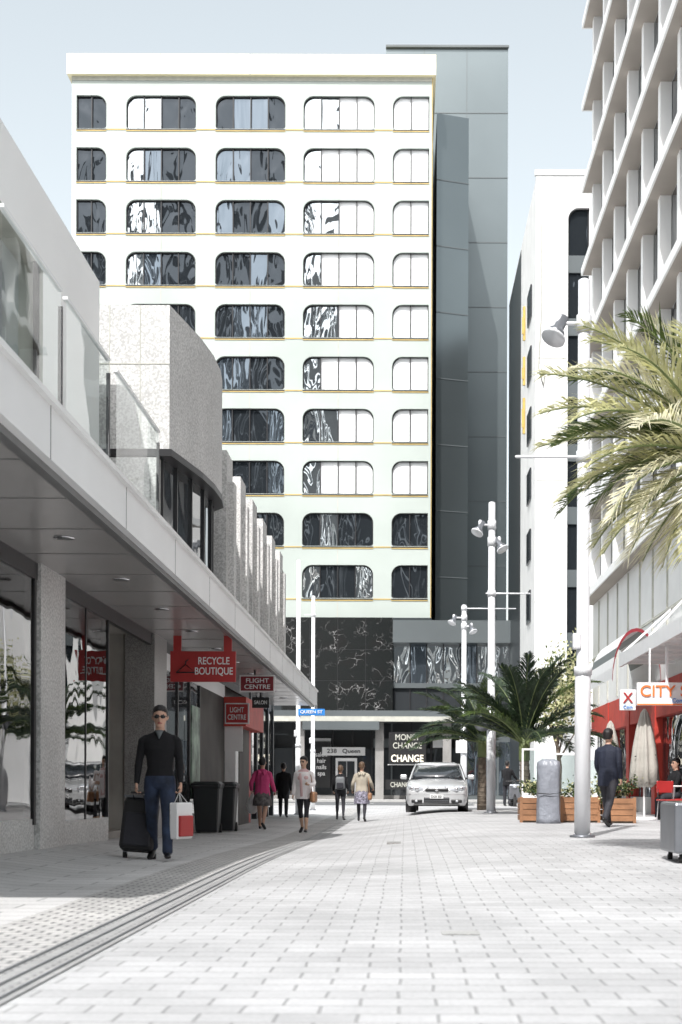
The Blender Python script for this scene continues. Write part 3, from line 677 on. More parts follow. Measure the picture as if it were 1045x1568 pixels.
def palm(name,x,y,z0,hz,nf,L,lean,mats,seed,trunk_r=.13,dirs=None,els=(15,80),lw=.5,wid=.026):
    rr=random.Random(seed); e=root(name,(x,y,z0)); m=MB()
    top=z0+hz; pts=[(x,y,z0),(x+lean*.3,y,z0+hz*.35),(x+lean*.7,y,z0+hz*.7),(x+lean,y,top)]
    m.tube(pts,[trunk_r*1.15,trunk_r,trunk_r*.95,trunk_r*.9],'trunk',n=14,round_=False)
    for q in range(int(hz/.14)):
        t_=q*.14/hz; m.tube([(x+lean*t_,y,z0+q*.14),(x+lean*t_,y,z0+q*.14+.03)],[trunk_r*1.13-.15*trunk_r*t_]*2,'trunk',n=14,round_=False)
    m.tube([(x+lean,y,top-.1),(x+lean,y,top+.3),(x+lean,y,top+.45)],[trunk_r*1.1,trunk_r*1.1,trunk_r*.5],'trunk_green',n=14)
    m.make('trunk',e); m=MB()
    for i in range(nf):
        if dirs and i<len(dirs): az,el,LL,dr,mt=dirs[i]; az=rad(az); el=rad(el); dr=rad(dr)
        else:
            az=2*math.pi*i/nf*1.618+rr.uniform(-.3,.3); el=rad(rr.uniform(*els)); LL=L*rr.uniform(.8,1.1); dr=rad(rr.uniform(25,70)); mt=rr.choice(mats)
        frond(m,(x+lean,y,top+.3),az,el,LL,dr,mt,lw=lw,wid=wid,seed=seed*100+i)
    m.make('fronds',e)
palm('palm_tree',2.36,43.5,gz(2.4,43.5),1.75,34,2.5,.0,['leaf','leaf_dark','leaf_dark','leaf_dark'],3,els=(8,80),lw=.6)
palm('palm_tree',3.1,36.3,gz(3,36.3)+.0,1.5,38,2.6,-.05,['leaf','leaf_dark','leaf_dark','leaf_dark'],5,els=(15,85),lw=.6)
fd=[(178,42,2.1,40,'leaf_bright'),(170,20,1.9,35,'leaf_bright'),(190,60,2.0,45,'leaf_bright'),(185,2,1.8,45,'leaf_bright'),(150,35,1.8,50,'leaf_dry'),(205,30,1.9,60,'leaf_bright'),
(165,-18,1.6,40,'leaf_bright'),(195,-35,1.5,30,'leaf_dry'),(140,65,1.7,40,'leaf_bright'),(220,50,1.8,50,'leaf_bright'),(175,75,1.7,30,'leaf_dry'),(160,-45,1.3,20,'leaf_dry'),(182,28,1.8,60,'leaf'),(200,12,1.6,50,'leaf_bright'),
(210,-20,1.4,40,'leaf_dry'),(186,-55,1.3,20,'leaf_dry'),(215,-60,1.2,15,'leaf_bright'),(172,55,1.8,60,'leaf'),(230,20,1.7,50,'leaf_dry'),(240,65,1.6,50,'leaf_bright'),(180,15,1.5,70,'leaf_dry'),(150,10,1.5,60,'leaf'),
(188,32,2.0,50,'leaf_bright'),(176,66,1.9,55,'leaf_bright'),(160,28,1.8,40,'leaf'),(198,50,1.9,60,'leaf_dry'),(184,-28,1.6,30,'leaf_bright'),(168,5,1.8,55,'leaf'),(206,-5,1.6,60,'leaf_dry'),(192,75,1.8,50,'leaf'),
(0,40,1.6,60,'leaf'),(40,50,1.6,60,'leaf'),(320,45,1.6,50,'leaf'),(270,50,1.7,50,'leaf_bright'),(90,40,1.7,50,'leaf_bright'),(250,-30,1.4,40,'leaf_dry')]
palm('palm_tree',3.24,14.8,gz(3.2,14.8)+.5,3.40,len(fd),2,.0,['leaf_bright'],9,dirs=fd,trunk_r=.12,lw=.56,wid=.017)

def foliage(m,c,r,n,mats,size=.07,seed=1):
    rr=random.Random(seed)
    cl=[(Vector((rr.gauss(0,.45)*r[0],rr.gauss(0,.45)*r[1],rr.gauss(0,.45)*r[2]))+Vector(c),rr.uniform(.15,.35)) for _ in range(max(6,n//60))]
    for i in range(n):
        cc,cr=rr.choice(cl); p=cc+Vector((rr.gauss(0,1)*cr*r[0]*.7,rr.gauss(0,1)*cr*r[1]*.7,rr.gauss(0,1)*cr*r[2]*.7))
        q=Quaternion((rr.gauss(0,1),rr.gauss(0,1),rr.gauss(0,1),rr.gauss(0,1))).normalized(); s=size*rr.uniform(.6,1.3)
        m.add([p+q@Vector(v)*s for v in ((-.5,0,0),(0,-.28,.05),(.6,0,0),(0,.28,.05))],[(0,1,2,3)],rr.choice(mats))
e=root('small_street_tree',(5.4,50,0)); m=MB()
m.tube([(5.4,50,.1),(5.45,50,1.6),(5.3,50,2.8)],[.1,.08,.05],'trunk',n=10)
for a in range(6): m.tube([(5.4,50,1.8+a*.15),(5.4+.7*math.cos(a*1.1),50+.7*math.sin(a*1.1),3.0+.3*a)],[.04,.012],'trunk',n=6)
m.make('trunk_and_limbs',e); m=MB(); foliage(m,(5.4,50,4.0),(1.1,1.1,1.5),3200,['leaf_bright','leaf','leaf_bright'],.13,4); m.make('crown',e)

# ------------------------------------------------------------ planters etc
def planter(x0,x1,y0,y1,h,seed,name='wooden_planter'):
    z=gz((x0+x1)/2,y0); e=root(name,((x0+x1)/2,y0,z)); m=MB()
    n=4
    for i in range(n):
        a=z+.04+i*(h-.04)/n; b=a+(h-.04)/n-.012
        m.box(x0,x1,y0,y0+.03,a,b,'wood'); m.box(x0,x1,y1-.03,y1,a,b,'wood'); m.box(x0,x0+.03,y0+.03,y1-.03,a,b,'wood'); m.box(x1-.03,x1,y0+.03,y1-.03,a,b,'wood')
    for xx in (x0-.008,x1-.052): m.box(xx,xx+.06,y0-.012,y0-.001,z,z+h+.01,'wood')
    m.box(x0+.04,x1-.04,y0+.04,y1-.04,z,z+h-.06,'trunk'); m.make('box',e)
    m=MB(); foliage(m,((x0+x1)/2,(y0+y1)/2,z+h+.18),((x1-x0)*.6,.25,.26),900,['leaf','leaf_dark','leaf_bright'],.07,seed); m.make('shrub',e)
planter(2.30,2.95,28.3,28.95,.50,1); planter(3.12,3.9,28.4,29.0,.52,2); planter(3.95,4.55,28.0,28.7,.5,3)
e=root('covered_patio_heater',(2.8,27.7,0)); m=MB(); rings=[]
for zz,a in ((0,.235),(.1,.23),(.4,.22),(.8,.215),(1.1,.225),(1.2,.21),(1.25,.12)):
    rings.append([Vector((2.80+a*(1+.06*math.sin(kk*2.1+zz*5))*math.copysign(abs(math.cos(kk*math.pi/12))**.6,math.cos(kk*math.pi/12)),27.7+a*(1+.05*math.cos(kk*1.7+zz*3))*math.copysign(abs(math.sin(kk*math.pi/12))**.6,math.sin(kk*math.pi/12)),gz(2.8,27.7)+zz)) for kk in range(24)])
m.loft(rings,'cover_grey'); m.tube([(2.57,27.47,.75),(2.8,27.44,.73),(3.03,27.47,.76)],[.01]*3,'black_matt',n=5); m.make('plastic_cover',e)
e=root('glass_wind_screen',(3.1,31,0)); m=MB()
for i in range(3):
    x0=2.55+i*.62; x1=x0+.58; z=gz(x0,31)
    for a,b in ((x0,x0+.04),(x1-.04,x1)): m.box(a,b,30.98,31.02,z,z+1.55-.1*i,'white_paint')
    m.box(x0+.04,x1-.04,30.98,31.02,z+1.51-.1*i,z+1.55-.1*i,'white_paint'); m.box(x0+.04,x1-.04,30.98,31.02,z+.55,z+.58,'white_paint'); m.box(x0+.04,x1-.04,30.995,31.005,z+.58,z+1.5-.1*i,'glass_balustrade'); m.box(x0+.04,x1-.04,30.99,31.01,z+.05,z+.55,'metal_panel')
m.make('frames',e)
def umbrella(x,y,h,name='closed_patio_umbrella'):
    z=gz(x,y); e=root(name,(x,y,z)); m=MB()
    m.tube([(x,y,z),(x,y,z+h)],[.025,.02],'metal_panel',n=10); m.tube([(x,y,z+.0),(x,y,z+.07)],[.28,.26],'sign_white',n=20,round_=False)
    m.make('pole',e); m=MB(); rings=[]
    for zz,a in ((h+.04,.015),(h-.05,.07),(h-.4,.15),(h-.8,.21),(h-1.2,.25),(h-1.55,.27),(h-1.6,.20)):
        rings.append([Vector((x+a*(1+.22*math.cos(8*k_*math.pi/16))*math.cos(k_*math.pi/16),y+a*(1+.22*math.cos(8*k_*math.pi/16))*math.sin(k_*math.pi/16),z+zz+ (.05*math.cos(8*k_*math.pi/16) if zz<h-1.5 else 0))) for k_ in range(32)])
    m.loft(rings[::-1],'umbrella'); m.tube([(x+.22,y-.12,z+h-.95),(x-.22,y-.12,z+h-.98)],[.012,.012],'black_matt',n=5); m.make('canopy',e)
umbrella(5.12,30.4,2.35); umbrella(5.35,37,2.4)
def chair(x,y,rot,mat='sign_red'):
    z=gz(x,y); e=root('cafe_chair',(x,y,z)); m=MB()
    m.rbox((0,0,.45),(.42,.42,.03),.012,mat); m.rbox((0,.2,.72),(.40,.025,.24),.01,mat)
    for sx in (-.18,.18):
        m.tube([(sx,-.18,0),(sx*.9,-.17,.44)],[.012,.012],'chrome',n=6); m.tube([(sx,.22,0),(sx*.95,.18,.45),(sx*.95,.21,.84)],[.012]*3,'chrome',n=6)
    m.make('seat_and_legs',e,Matrix.Translation((x,y,z))@Matrix.Rotation(rot,4,'Z'))
chair(5.4,28.9,.4); chair(4.7,31.5,2.5); chair(5.9,31.0,-1.22)
e=root('cafe_table',(5.6,29.6,0)); m=MB(); z=gz(5.6,29.6); m.cyl((5.6,29.6,z+.72),(5.6,29.6,z+.75),.33,.33,'sign_white',n=24); m.cyl((5.6,29.6,z+.03),(5.6,29.6,z+.72),.03,.03,'chrome'); m.cyl((5.6,29.6,z),(5.6,29.6,z+.03),.22,.2,'lamp_dark'); m.make('table_parts',e)
e=root('metal_planter_box',(3.1,14.8,0)); m=MB(); z=gz(3.1,14.7)
m.rbox((3.14,14.8,z+.36),(.82,.82,.52),.03,'lamp_dark'); m.box(2.80,3.48,14.46,15.14,z+.6,z+.63,'trunk')
for a in (-.3,.3):
    for b_ in (-.3,.3): m.tube([(3.12+a-.02,14.8+b_,z+.05),(3.12+a+.02,14.8+b_,z+.05)],[.048,.048],'rubber',n=14,round_=False); m.box(3.12+a-.03,3.12+a+.03,14.8+b_-.02,14.8+b_+.02,z+.06,z+.12,'chrome')
m.make('box_and_castors',e)
def bin_(x,y,name='wheelie_bin'):
    z=gz(x,y); e=root(name,(x,y,z)); m=MB(); rings=[]
    for zz,wv,dv in ((.03,.21,.22),(.08,.22,.24),(.9,.27,.32),(.93,.29,.34),(.96,.29,.34)):
        rings.append([Vector((x+sx*wv,y+sy*dv,z+zz)) for sx,sy in ((-1,-.9),(-.9,-1),(.9,-1),(1,-.9),(1,.9),(.9,1),(-.9,1),(-1,.9))])
    m.loft(rings,'bin_plastic',False); rings=[]
    for zz,wv,dv in ((.965,.30,.35),(1.0,.30,.36),(1.05,.24,.28)):
        rings.append([Vector((x+sx*wv,y+sy*dv-.02,z+zz)) for sx,sy in ((-1,-.85),(-.85,-1),(.85,-1),(1,-.85),(1,.85),(.85,1),(-.85,1),(-1,.85))])
    m.loft(rings,'bin_plastic',False)
    for s in (-1,1): m.tube([(x+s*.22-.03,y+.26,z+.1),(x+s*.22+.03,y+.26,z+.1)],[.1,.1],'rubber',n=16,round_=False)
    m.tube([(x-.25,y+.38,z+.98),(x+.25,y+.38,z+.98)],[.018,.018],'bin_plastic',n=8); m.make('body',e)
bin_(-3.80,29.9); bin_(-4.0,28.9)

# ------------------------------------------------------------ car
def car():
    X,Y=.90,40.0; Z=gz(.9,41.5); e=root('silver_hatchback_car',(X,Y,Z)); xf=Matrix.Translation((X,Y,Z))@Matrix.Rotation(rad(-2),4,'Z')
    m=MB(); st=[]
    data=[(0,.74,.30,.62),(.04,.80,.24,.68),(.18,.85,.20,.75),(.45,.88,.19,.83),(.8,.885,.19,.90),(1.15,.885,.19,.96),(1.6,.885,.19,.97),(3.2,.885,.19,.98),(3.8,.87,.2,.97),(4.1,.83,.24,.92),(4.2,.78,.35,.85)]
    for y,wv,zb,zt in data:
        half=[(wv*.92,zb),(wv*.985,zb+.12),(wv,(zb+zt)/2),(wv*.985,zt-.12),(wv*.94,zt-.04),(wv*.80,zt+.0),(wv*.4,zt+.035)]
        st.append([Vector((a,y,b)) for a,b in half]+[Vector((-a,y,b)) for a,b in reversed(half)])
    m.loft(st,'car_silver'); m.make('body',e,xf); m=MB()
    def ring(hx0,hx1,y0,y1,z):
        return [Vector(p) for p in ((-hx0*.8,y0-.03,z),(hx0*.8,y0-.03,z),(hx0,y0+.12,z),(hx1,(y0+y1)/2,z),(hx1,y1-.12,z),(hx1*.85,y1,z),(-hx1*.85,y1,z),(-hx1,y1-.12,z),(-hx1,(y0+y1)/2,z),(-hx0,y0+.12,z))]
    m.loft([ring(.80,.81,.98,4.05,.93),ring(.72,.74,1.35,3.95,1.16),ring(.62,.66,1.72,3.75,1.37)],'car_glass')
    m.make('glasshouse',e,xf); m=MB()
    m.loft([ring(.63,.67,1.70,3.78,1.36),ring(.61,.65,1.76,3.72,1.41),ring(.50,.54,1.95,3.55,1.45),ring(.3,.3,2.2,3.3,1.465)],'car_silver')
    for s in (-1,1):
        m.tube([(s*.79,1.12,.94),(s*.72,1.45,1.17),(s*.635,1.80,1.39)],[.028,.026,.026],'car_silver',n=8)
        m.tube([(s*.82,2.5,.95),(s*.67,2.55,1.39)],[.03,.03],'car_black',n=8); m.tube([(s*.80,3.7,.95),(s*.66,3.6,1.39)],[.06,.05],'car_silver',n=8)
        m.rbox((s*.98,1.35,1.02),(.20,.12,.14),.04,'car_silver'); m.box(min(s*.8,s*.9),max(s*.8,s*.9),1.33,1.37,.96,1.0,'car_black')
    m.make('roof_and_mirrors',e,xf); m=MB()
    for s in (-1,1):
        m.tube([(s*.40,.03,.655),(s*.56,.03,.675),(s*.72,.10,.70),(s*.80,.26,.74)],[(.05,.05),(.085,.085),(.085,.085),(.03,.03)],'headlight',n=12)
        m.ell((s*.55,-.035,.675),(.055,.03,.055),'chrome',n=12); m.ell((s*.69,.01,.69),(.05,.03,.05),'chrome',n=12)
        m.rbox((s*.56,-.0,.33),(.30,.06,.10),.02,'car_black'); m.ell((s*.57,-.035,.335),(.04,.02,.035),'headlight',n=10)
        m.tube([(s*.36,.0,.60),(s*.30,.0,.70),(s*.24,.02,.73)],[.014]*3,'chrome',n=6)
    m.rbox((0,.0,.645),(.64,.07,.085),.02,'car_black'); m.rbox((0,.01,.36),(.72,.06,.16),.02,'car_black'); m.rbox((0,.01,.215),(1.3,.08,.05),.01,'car_black')
    for q in range(3): m.box(-.34,.34,-.03,-.022,.30+q*.05,.312+q*.05,'lamp_dark')
    m.rbox((0,-.035,.46),(.38,.02,.115),.006,'plate'); m.tube([(0,-.04,.66),(0,-.055,.66)],[.055,.055],'chrome',n=16,round_=False)
    m.box(-.80,.80,.0,.012,.52,.528,'car_black'); 
    m.make('grille_and_lights',e,xf); text_=text('plate_text','DGK 821',(0,0,0),.3,.07,'car_black',e); text_.data.transform(xf@Matrix.Translation((0,-.05,.46)))
    m=MB()
    for yy in (.82,3.35):
        for s in (-1,1):
            m.tube([(s*.70,yy,.31),(s*.875,yy,.31)],[.31,.31],'rubber',n=24,round_=False); m.tube([(s*.85,yy,.31),(s*.882,yy,.31)],[.2,.2],'chrome',n=12,round_=False); m.tube([(s*.6,yy,.36),(s*.889,yy,.36)],[.36,.36],'car_black',n=24,round_=False)
    m.tube([(-.3,1.12,1.0),(.1,1.22,1.04),(.45,1.3,1.08)],[.008]*3,'car_black',n=5); m.tube([(.1,1.1,1.0),(.4,1.2,1.03),(.7,1.28,1.05)],[.008]*3,'car_black',n=5)
    m.make('wheels',e,xf)
car()
e=root('parked_scooter',(4.0,52,0)); m=MB()
for yy in (51.6,52.7): m.tube([(3.95,yy,.26),(4.05,yy,.26)],[.25,.25],'rubber',n=20,round_=False)
m.tube([(4,51.6,.3),(4,51.75,.8),(4,51.9,1.05)],[.05,.06,.04],'car_black'); m.tube([(3.7,51.95,1.08),(4.3,51.95,1.08)],[.02,.02],'car_black'); m.rbox((4,51.7,.7),(.4,.12,.55),.05,'lamp_dark'); m.rbox((4,52.5,.65),(.34,.8,.3),.08,'car_black'); m.rbox((4,52.1,.35),(.3,.7,.1),.03,'car_black'); m.ell((4,51.62,.9),(.08,.06,.08),'headlight'); m.make('body',e)

# ------------------------------------------------------------ people
def V(*a): return Vector(a)
def person(name,x,y,heading,Ht,legs,arms,top,bottom,shoe,skin,hair,female=False,long_hair=False,jacket=None,skirt=None,bare_from=None,head=(0,0),hood=False,lean=0,sleeve=None,face=True,seated=False,z=None,voxel=.0075):
    m=MB(); k=Ht/1.8; hw=.165 if female else .19
    T=[(-.13,.10,.085,0),(-.06,.165,.115,0),(.02,.17,.118,0),(.11,.145 if not female else .128,.10,0),(.22,.158 if not female else .138,.108,0),(.33,.18 if not female else .158,.12,-.005),(.41,hw,.112,0),(.472,hw*.93,.088,.004),(.503,.135,.074,.006),(.53,.074,.064,.004)]
    def lz(zz): return math.tan(lean)*max(0,zz)*-1
    rings=[];mats=[]
    nn=24
    for i,(zz,a,b_,yo) in enumerate(T):
        rings.append([V(a*math.cos(2*math.pi*q/nn),b_*math.sin(2*math.pi*q/nn)+yo+lz(zz),zz) for q in range(nn)])
        if i: mats.append(bottom if zz<=.03 else top)
    m.loft(rings,mats)
    if female and face:
        for s in (-1,1): m.ell((s*.07,-.085+lz(.33),.33),(.06,.055,.06),top)
    m.tube([V(0,lz(.5)+.005,.50),V(0,lz(.56)-.002,.56),V(0,lz(.62)-.01,.63)],[.064,.055,.052],skin)
    m.tube([V(0,lz(.5)+.004,.50),V(0,lz(.5)+.0,.535)],[(.078,.07),(.068,.064)],top)
    if jacket:
        jm,jl=jacket; J=[(-jl,.20,.15),(-jl*.5,.195,.145),(0,.19,.14),(.12,.172,.125),(.3,.19,.135),(.42,hw+.012,.12),(.47,hw*.85,.095)]
        m.loft([[V(a*math.cos(2*math.pi*q/nn),(b_*math.sin(2*math.pi*q/nn))*(1+.05*math.sin(q*2.3))+lz(zz),zz) for q in range(nn)] for zz,a,b_ in J],jm)
    if skirt:
        sm_,sl=skirt; m.loft([[V(a*(1+.05*math.sin(q*2.1))*math.cos(2*math.pi*q/nn),b_*math.sin(2*math.pi*q/nn),zz) for q in range(nn)] for zz,a,b_ in ((.05,.160,.12),(-.05,.190,.145),(-sl*.6,.222,.20),(-sl,.235,.225))],sm_)
    if hood: m.tube([V(-.09,.07+lz(.5),.50),V(-.05,.12+lz(.5),.44),V(.05,.12+lz(.5),.44),V(.09,.07+lz(.5),.50)],[.04,.055,.055,.04],jacket[0] if jacket else top)
    info={}
    for s,(th,kb,fp,out) in zip((1,-1),legs):
        th,kb,fp,out=rad(th),rad(kb),rad(fp),rad(out)
        hip=V(s*.088,0,-.04); d=V(s*math.sin(out)*math.cos(th),-math.sin(th)*math.cos(out),-math.cos(th)*math.cos(out)); knee=hip+d*.43
        a2=th-kb; d2=V(s*math.sin(out)*.4,-math.sin(a2),-math.cos(a2)); ank=knee+d2*.41
        lm=bottom; 
        r=[.088,.09,.078,.058,.056,.054,.04,.034] if not (bottom in('jeans','trouser_dark') and not female) else [.09,.098,.088,.072,.068,.066,.060,.060]
        P=[hip+V(0,0,.03),hip+d*.08,hip+d*.22,knee-d*.05,knee+d2*.03,knee+d2*.15,knee+d2*.30,ank]
        ms_=[lm]*7
        if bare_from is not None: ms_=[lm if q<bare_from else skin for q in range(7)]
        m.tube(P,r,ms_,n=16,ref=(1,0,0))
        F=V(s*.12*math.cos(fp),-math.cos(fp),-math.sin(fp)).normalized(); U=V(0,-math.sin(fp),math.cos(fp)); 
        heel=ank-F*.055-U*.045
        m.tube([ank+U*.02,ank-U*.03],[.036,.04],shoe if bare_from is None else skin,n=12)
        m.tube([heel,ank+F*.02-U*.040,ank+F*.10-U*.055,ank+F*.17-U*.066,ank+F*.20-U*.07],[(.030,.035),(.036,.042),(.042,.032),(.040,.022),(.025,.016)],shoe,n=14,ref=(1,0,0))
        info['foot%d'%s]=ank-U*.088+F*.05
    for s,(fw,out,eb,curl) in zip((1,-1),arms):
        fw,out,eb=rad(fw),rad(out),rad(eb)
        sh=V(s*(hw-.002),lz(.44),.450); d=V(s*math.sin(out),-math.sin(fw)*math.cos(out),-math.cos(fw)*math.cos(out)); el=sh+d*.285
        f2=fw+eb; o2=out*.35 if eb<rad(60) else -.35
        d2=V(s*math.sin(o2),-math.sin(f2)*math.cos(o2),-math.cos(f2)*math.cos(o2)); wr=el+d2*.25
        sl=sleeve or top; extra=.010 if jacket else 0
        m.tube([sh-V(s*.035,0,-.005),sh+d*.03,sh+d*.14,el-d*.03,el+d2*.04,el+d2*.12,wr-d2*.015],[.05+extra,.058+extra,.052+extra,.044+extra,.045+extra,.040+extra,.032+extra],jacket[0] if (jacket and not sleeve) else sl,n=14,ref=(0,1,0))
        fr=V(0,-1,0)-V(0,-1,0).dot(d2)*d2; 
        if fr.length<.3: fr=V(s*1.0,0,0)-V(s*1.0,0,0).dot(d2)*d2
        fr.normalize(); inn=d2.cross(fr)*1.0
        if inn.x*s>0: inn=-inn
        m.tube([wr-d2*.02,wr+d2*.01,wr+d2*.05,wr+d2*.088],[(.025,.022),(.03,.018),(.040,.016),(.040,.013)],skin,n=12,ref=fr)
        for q,(off,ln) in enumerate(((.030,.070),(.010,.080),(-.010,.074),(-.029,.058))):
            b0=wr+d2*.08+fr*off; c=curl
            d3=(d2*math.cos(c)+inn*math.sin(c)).normalized(); d4=(d2*math.cos(c*2)+inn*math.sin(c*2)).normalized(); d5=(d2*math.cos(c*2.8)+inn*math.sin(c*2.8)).normalized()
            p1=b0+d3*ln*.45; p2=p1+d4*ln*.32; p3=p2+d5*ln*.23
            m.tube([b0,p1,p2,p3],[.0095,.0088,.0082,.0072],skin,n=8)
        tb=wr+d2*.025+fr*.028; m.tube([tb,tb+(fr*.7+d2*.7+inn*.25).normalized()*.035,tb+(fr*.45+d2*.9+inn*.5).normalized()*.062],[.013,.011,.009],skin,n=8)
        info['hand%d'%s]=wr+d2*.10+inn*.02
    hy=lz(.62); hz=.578; Hm=MB()
    prof=[(0,.030,.034,-.040),(.015,.044,.050,-.030),(.045,.056,.072,-.014),(.08,.066,.086,-.004),(.12,.073,.095,.002),(.16,.075,.096,.006),(.19,.069,.088,.008),(.215,.052,.068,.008),(.232,.028,.036,.008)]
    Hm.loft([[V(a*math.cos(2*math.pi*q/20),b_*math.sin(2*math.pi*q/20)+yo,zz) for q in range(20)] for zz,a,b_,yo in prof],skin)
    Hm.tube([V(0,-.088,.122),V(0,-.100,.100),V(0,-.112,.082),V(0,-.098,.074)],[(.008,.008),(.011,.012),(.016,.013),(.012,.008)],skin,n=8)
    for s in (-1,1):
        Hm.tube([V(s*.073,.006,.085),V(s*.081,.012,.105),V(s*.082,.014,.125)],[(.010,.008),(.012,.016),(.009,.012)],skin,n=8)
        if face: Hm.ell((s*.031,-.084,.118),(.016,.010,.008),'eye_dark',n=10,m=6); Hm.tube([V(s*.014,-.092,.134),V(s*.048,-.080,.137)],[.005,.004],hair,n=6)
    if face: Hm.tube([V(-.024,-.086,.048),V(0,-.093,.050),V(.024,-.086,.048)],[.005,.008,.005],'lips',n=8)
    Hr=[(.055,.052,.045,.052),(.09,.078,.072,.034),(.13,.083,.084,.026),(.17,.085,.096,.014),(.205,.077,.094,.006),(.232,.055,.068,.006),(.25,.022,.028,.006)]
    Hm.loft([[V(a*math.cos(2*math.pi*q/20),b_*math.sin(2*math.pi*q/20)+yo,zz) for q in range(20)] for zz,a,b_,yo in Hr],hair)
    if long_hair: Hm.tube([V(0,.045,.14),V(0,.065,.03),V(0,.085,-.08),V(0,.09,-.17)],[(.085,.055),(.088,.05),(.085,.04),(.06,.022)],hair,n=16)
    HM=Matrix.Translation((0,hy-.0,hz))@Matrix.Rotation(rad(head[0]),4,'Z')@Matrix.Rotation(rad(head[1]),4,'X')@Matrix.Scale(1.07,4)
    m.add([HM@v for v in Hm.v],Hm.f,[Hm.mats[i] for i in Hm.m],True)
    zmin=min(v.z for v in m.v); gzv=gz(x,y) if z is None else z
    xf=Matrix.Translation((x,y,gzv-zmin*k+.002))@Matrix.Rotation(rad(heading),4,'Z')@Matrix.Scale(k,4)
    e=root(name,(x,y,gzv))
    src=bpy.data.meshes.new('tmp'); src.from_pydata([tuple(v) for v in m.v],[],m.f); src.update()
    ob=bpy.data.objects.new('tmp',src); scene.collection.objects.link(ob)
    md=ob.modifiers.new('r','REMESH'); md.mode='VOXEL'; md.voxel_size=voxel; md.use_smooth_shade=True
    m2=ob.modifiers.new('s','SMOOTH'); m2.factor=.5; m2.iterations=2
    dg=bpy.context.evaluated_depsgraph_get(); me=bpy.data.meshes.new_from_object(ob.evaluated_get(dg)); bpy.data.objects.remove(ob)
    bvh=BVHTree.FromPolygons(m.v,m.f); me.materials.clear()
    for n_ in m.mats: me.materials.append(MATS[n_])
    for p in me.polygons:
        r_=bvh.find_nearest(p.center); p.material_index=m.m[r_[2]] if r_[2] is not None else 0; p.use_smooth=True
    me.transform(xf); me.name='body'; bo=bpy.data.objects.new('body',me); scene.collection.objects.link(bo); attach(bo,e)
    info={kk:xf@v for kk,v in info.items()}; info['xf']=xf; info['HM']=HM; info['root']=e; return info

I=person('man_with_suitcase',-2.84,16.5,4,1.80,[(17,8,-6,2),(-13,16,20,2)],[(2,9,14,.75),(-6,12,14,.8)],'sweater_black','jeans','shoe_black','skin','hair_black',head=(4,2))
g=MB()
for s in (-1,1):
    g.tube([V(s*.012,-.101,.118),V(s*.032,-.103,.117),V(s*.056,-.092,.118)],[(.012,.004),(.019,.006),(.013,.004)],'shoe_black',n=12,ref=(0,0,1)); g.tube([V(s*.056,-.092,.124),V(s*.080,-.02,.122),V(s*.082,.01,.118)],[.004,.003,.003],'shoe_black',n=6)
g.tube([V(-.014,-.104,.123),V(.014,-.104,.123)],[.004,.004],'shoe_black',n=6)
g.make('sunglasses',I['root'],I['xf']@I['HM'])
g=MB()
h=I['hand-1']; z0=gz(-3.1,16.7)
S=root('wheeled_suitcase',(-3.1,16.75,z0)); Rm=Matrix.Rotation(rad(-14),3,'X')@Matrix.Rotation(rad(4),3,'Y')
g.rbox((-3.13,16.80,z0+.40),(.40,.24,.62),.05,'black_matt',Rm); g.rbox((-3.13,16.66,z0+.36),(.32,.05,.40),.02,'trouser_dark',Rm); g.rbox((-3.13,16.86,z0+.72),(.36,.2,.03),.01,'lamp_dark',Rm)
for s in (-.17,.17): g.tube([(-3.13+s-.02,16.80,z0+.05),(-3.13+s+.02,16.80,z0+.05)],[.05,.05],'rubber',n=14,round_=False); g.rbox((-3.13+s,16.80,z0+.10),(.05,.06,.08),.01,'lamp_dark')
for s in (-.06,.06): g.tube([(-3.13+s,16.84,z0+.68),(h.x+s,h.y,h.z)],[.008,.008],'chrome',n=6)
g.tube([(h.x-.07,h.y,h.z),(h.x+.07,h.y,h.z)],[.013,.013],'black_matt',n=8); g.make('case_and_handle',S)
h=I['hand1']; S=root('shopping_bag',tuple(h)); g=MB()
c=h+V(.02,.02,-.33); Rb=Matrix.Rotation(rad(65),3,'Z')
g.rbox(c,(.32,.11,.42),.015,'sign_white',Rb); g.rbox(c+V(.035,-.02,-.06),(.26,.095,.24),.01,'sign_red',Rb)
for s in (-1,1): g.tube([c+Rb@V(-.08,s*.04,.2),h+V(0,0,0),c+Rb@V(.08,s*.04,.2)],[.004]*3,'sign_white',n=5)
g.make('bag',S)
g=MB(); g.tube([V(0,-.078,.545),V(0,-.10,.505),V(0,-.118,.45)],[(.05,.006),(.032,.006),(.006,.004)],'clad_mid',n=8); g.rbox((.0,.19,.26),(.30,.14,.42),.05,'black_matt'); g.make('backpack',I['root'],I['xf'])
I=person('woman_in_pink_hoodie',-3.2,32.0,172,1.64,[(16,4,-6,2),(-16,22,28,2)],[(-8,24,55,.7),(16,14,25,.7)],'pink_cloth','skin','shoe_black','skin','hair_black',female=True,jacket=('pink_cloth',.10),skirt=('skirt_grey',.36),bare_from=0,hood=True,face=False)
g=MB(); h=I['hand1']; S=root('plastic_carrier_bag',tuple(h)); g.tube([h,h+V(0,0,-.12),h+V(0,0,-.3),h+V(0,0,-.42)],[(.02,.02),(.08,.05),(.14,.08),(.11,.07)],'sign_white'); g.make('bag',S)
I=person('person_in_black_coat',-3.75,44.0,180,1.68,[(10,4,0,2),(-10,10,12,2)],[(0,8,10,.5),(5,8,10,.5)],'sweater_black','trouser_dark','shoe_black','skin','hair_black',jacket=('sweater_black',.35),face=False,voxel=.01)
I=person('woman_in_white_cardigan',-2.18,30.7,-8,1.66,[(16,6,-6,1),(-12,20,24,1)],[(0,18,88,.9),(-4,12,20,.6)],'pale_pink','trouser_dark','shoe_black','skin_asian','hair_black',female=True,long_hair=True,jacket=('white_cloth',.16),bare_from=5,head=(-14,4))
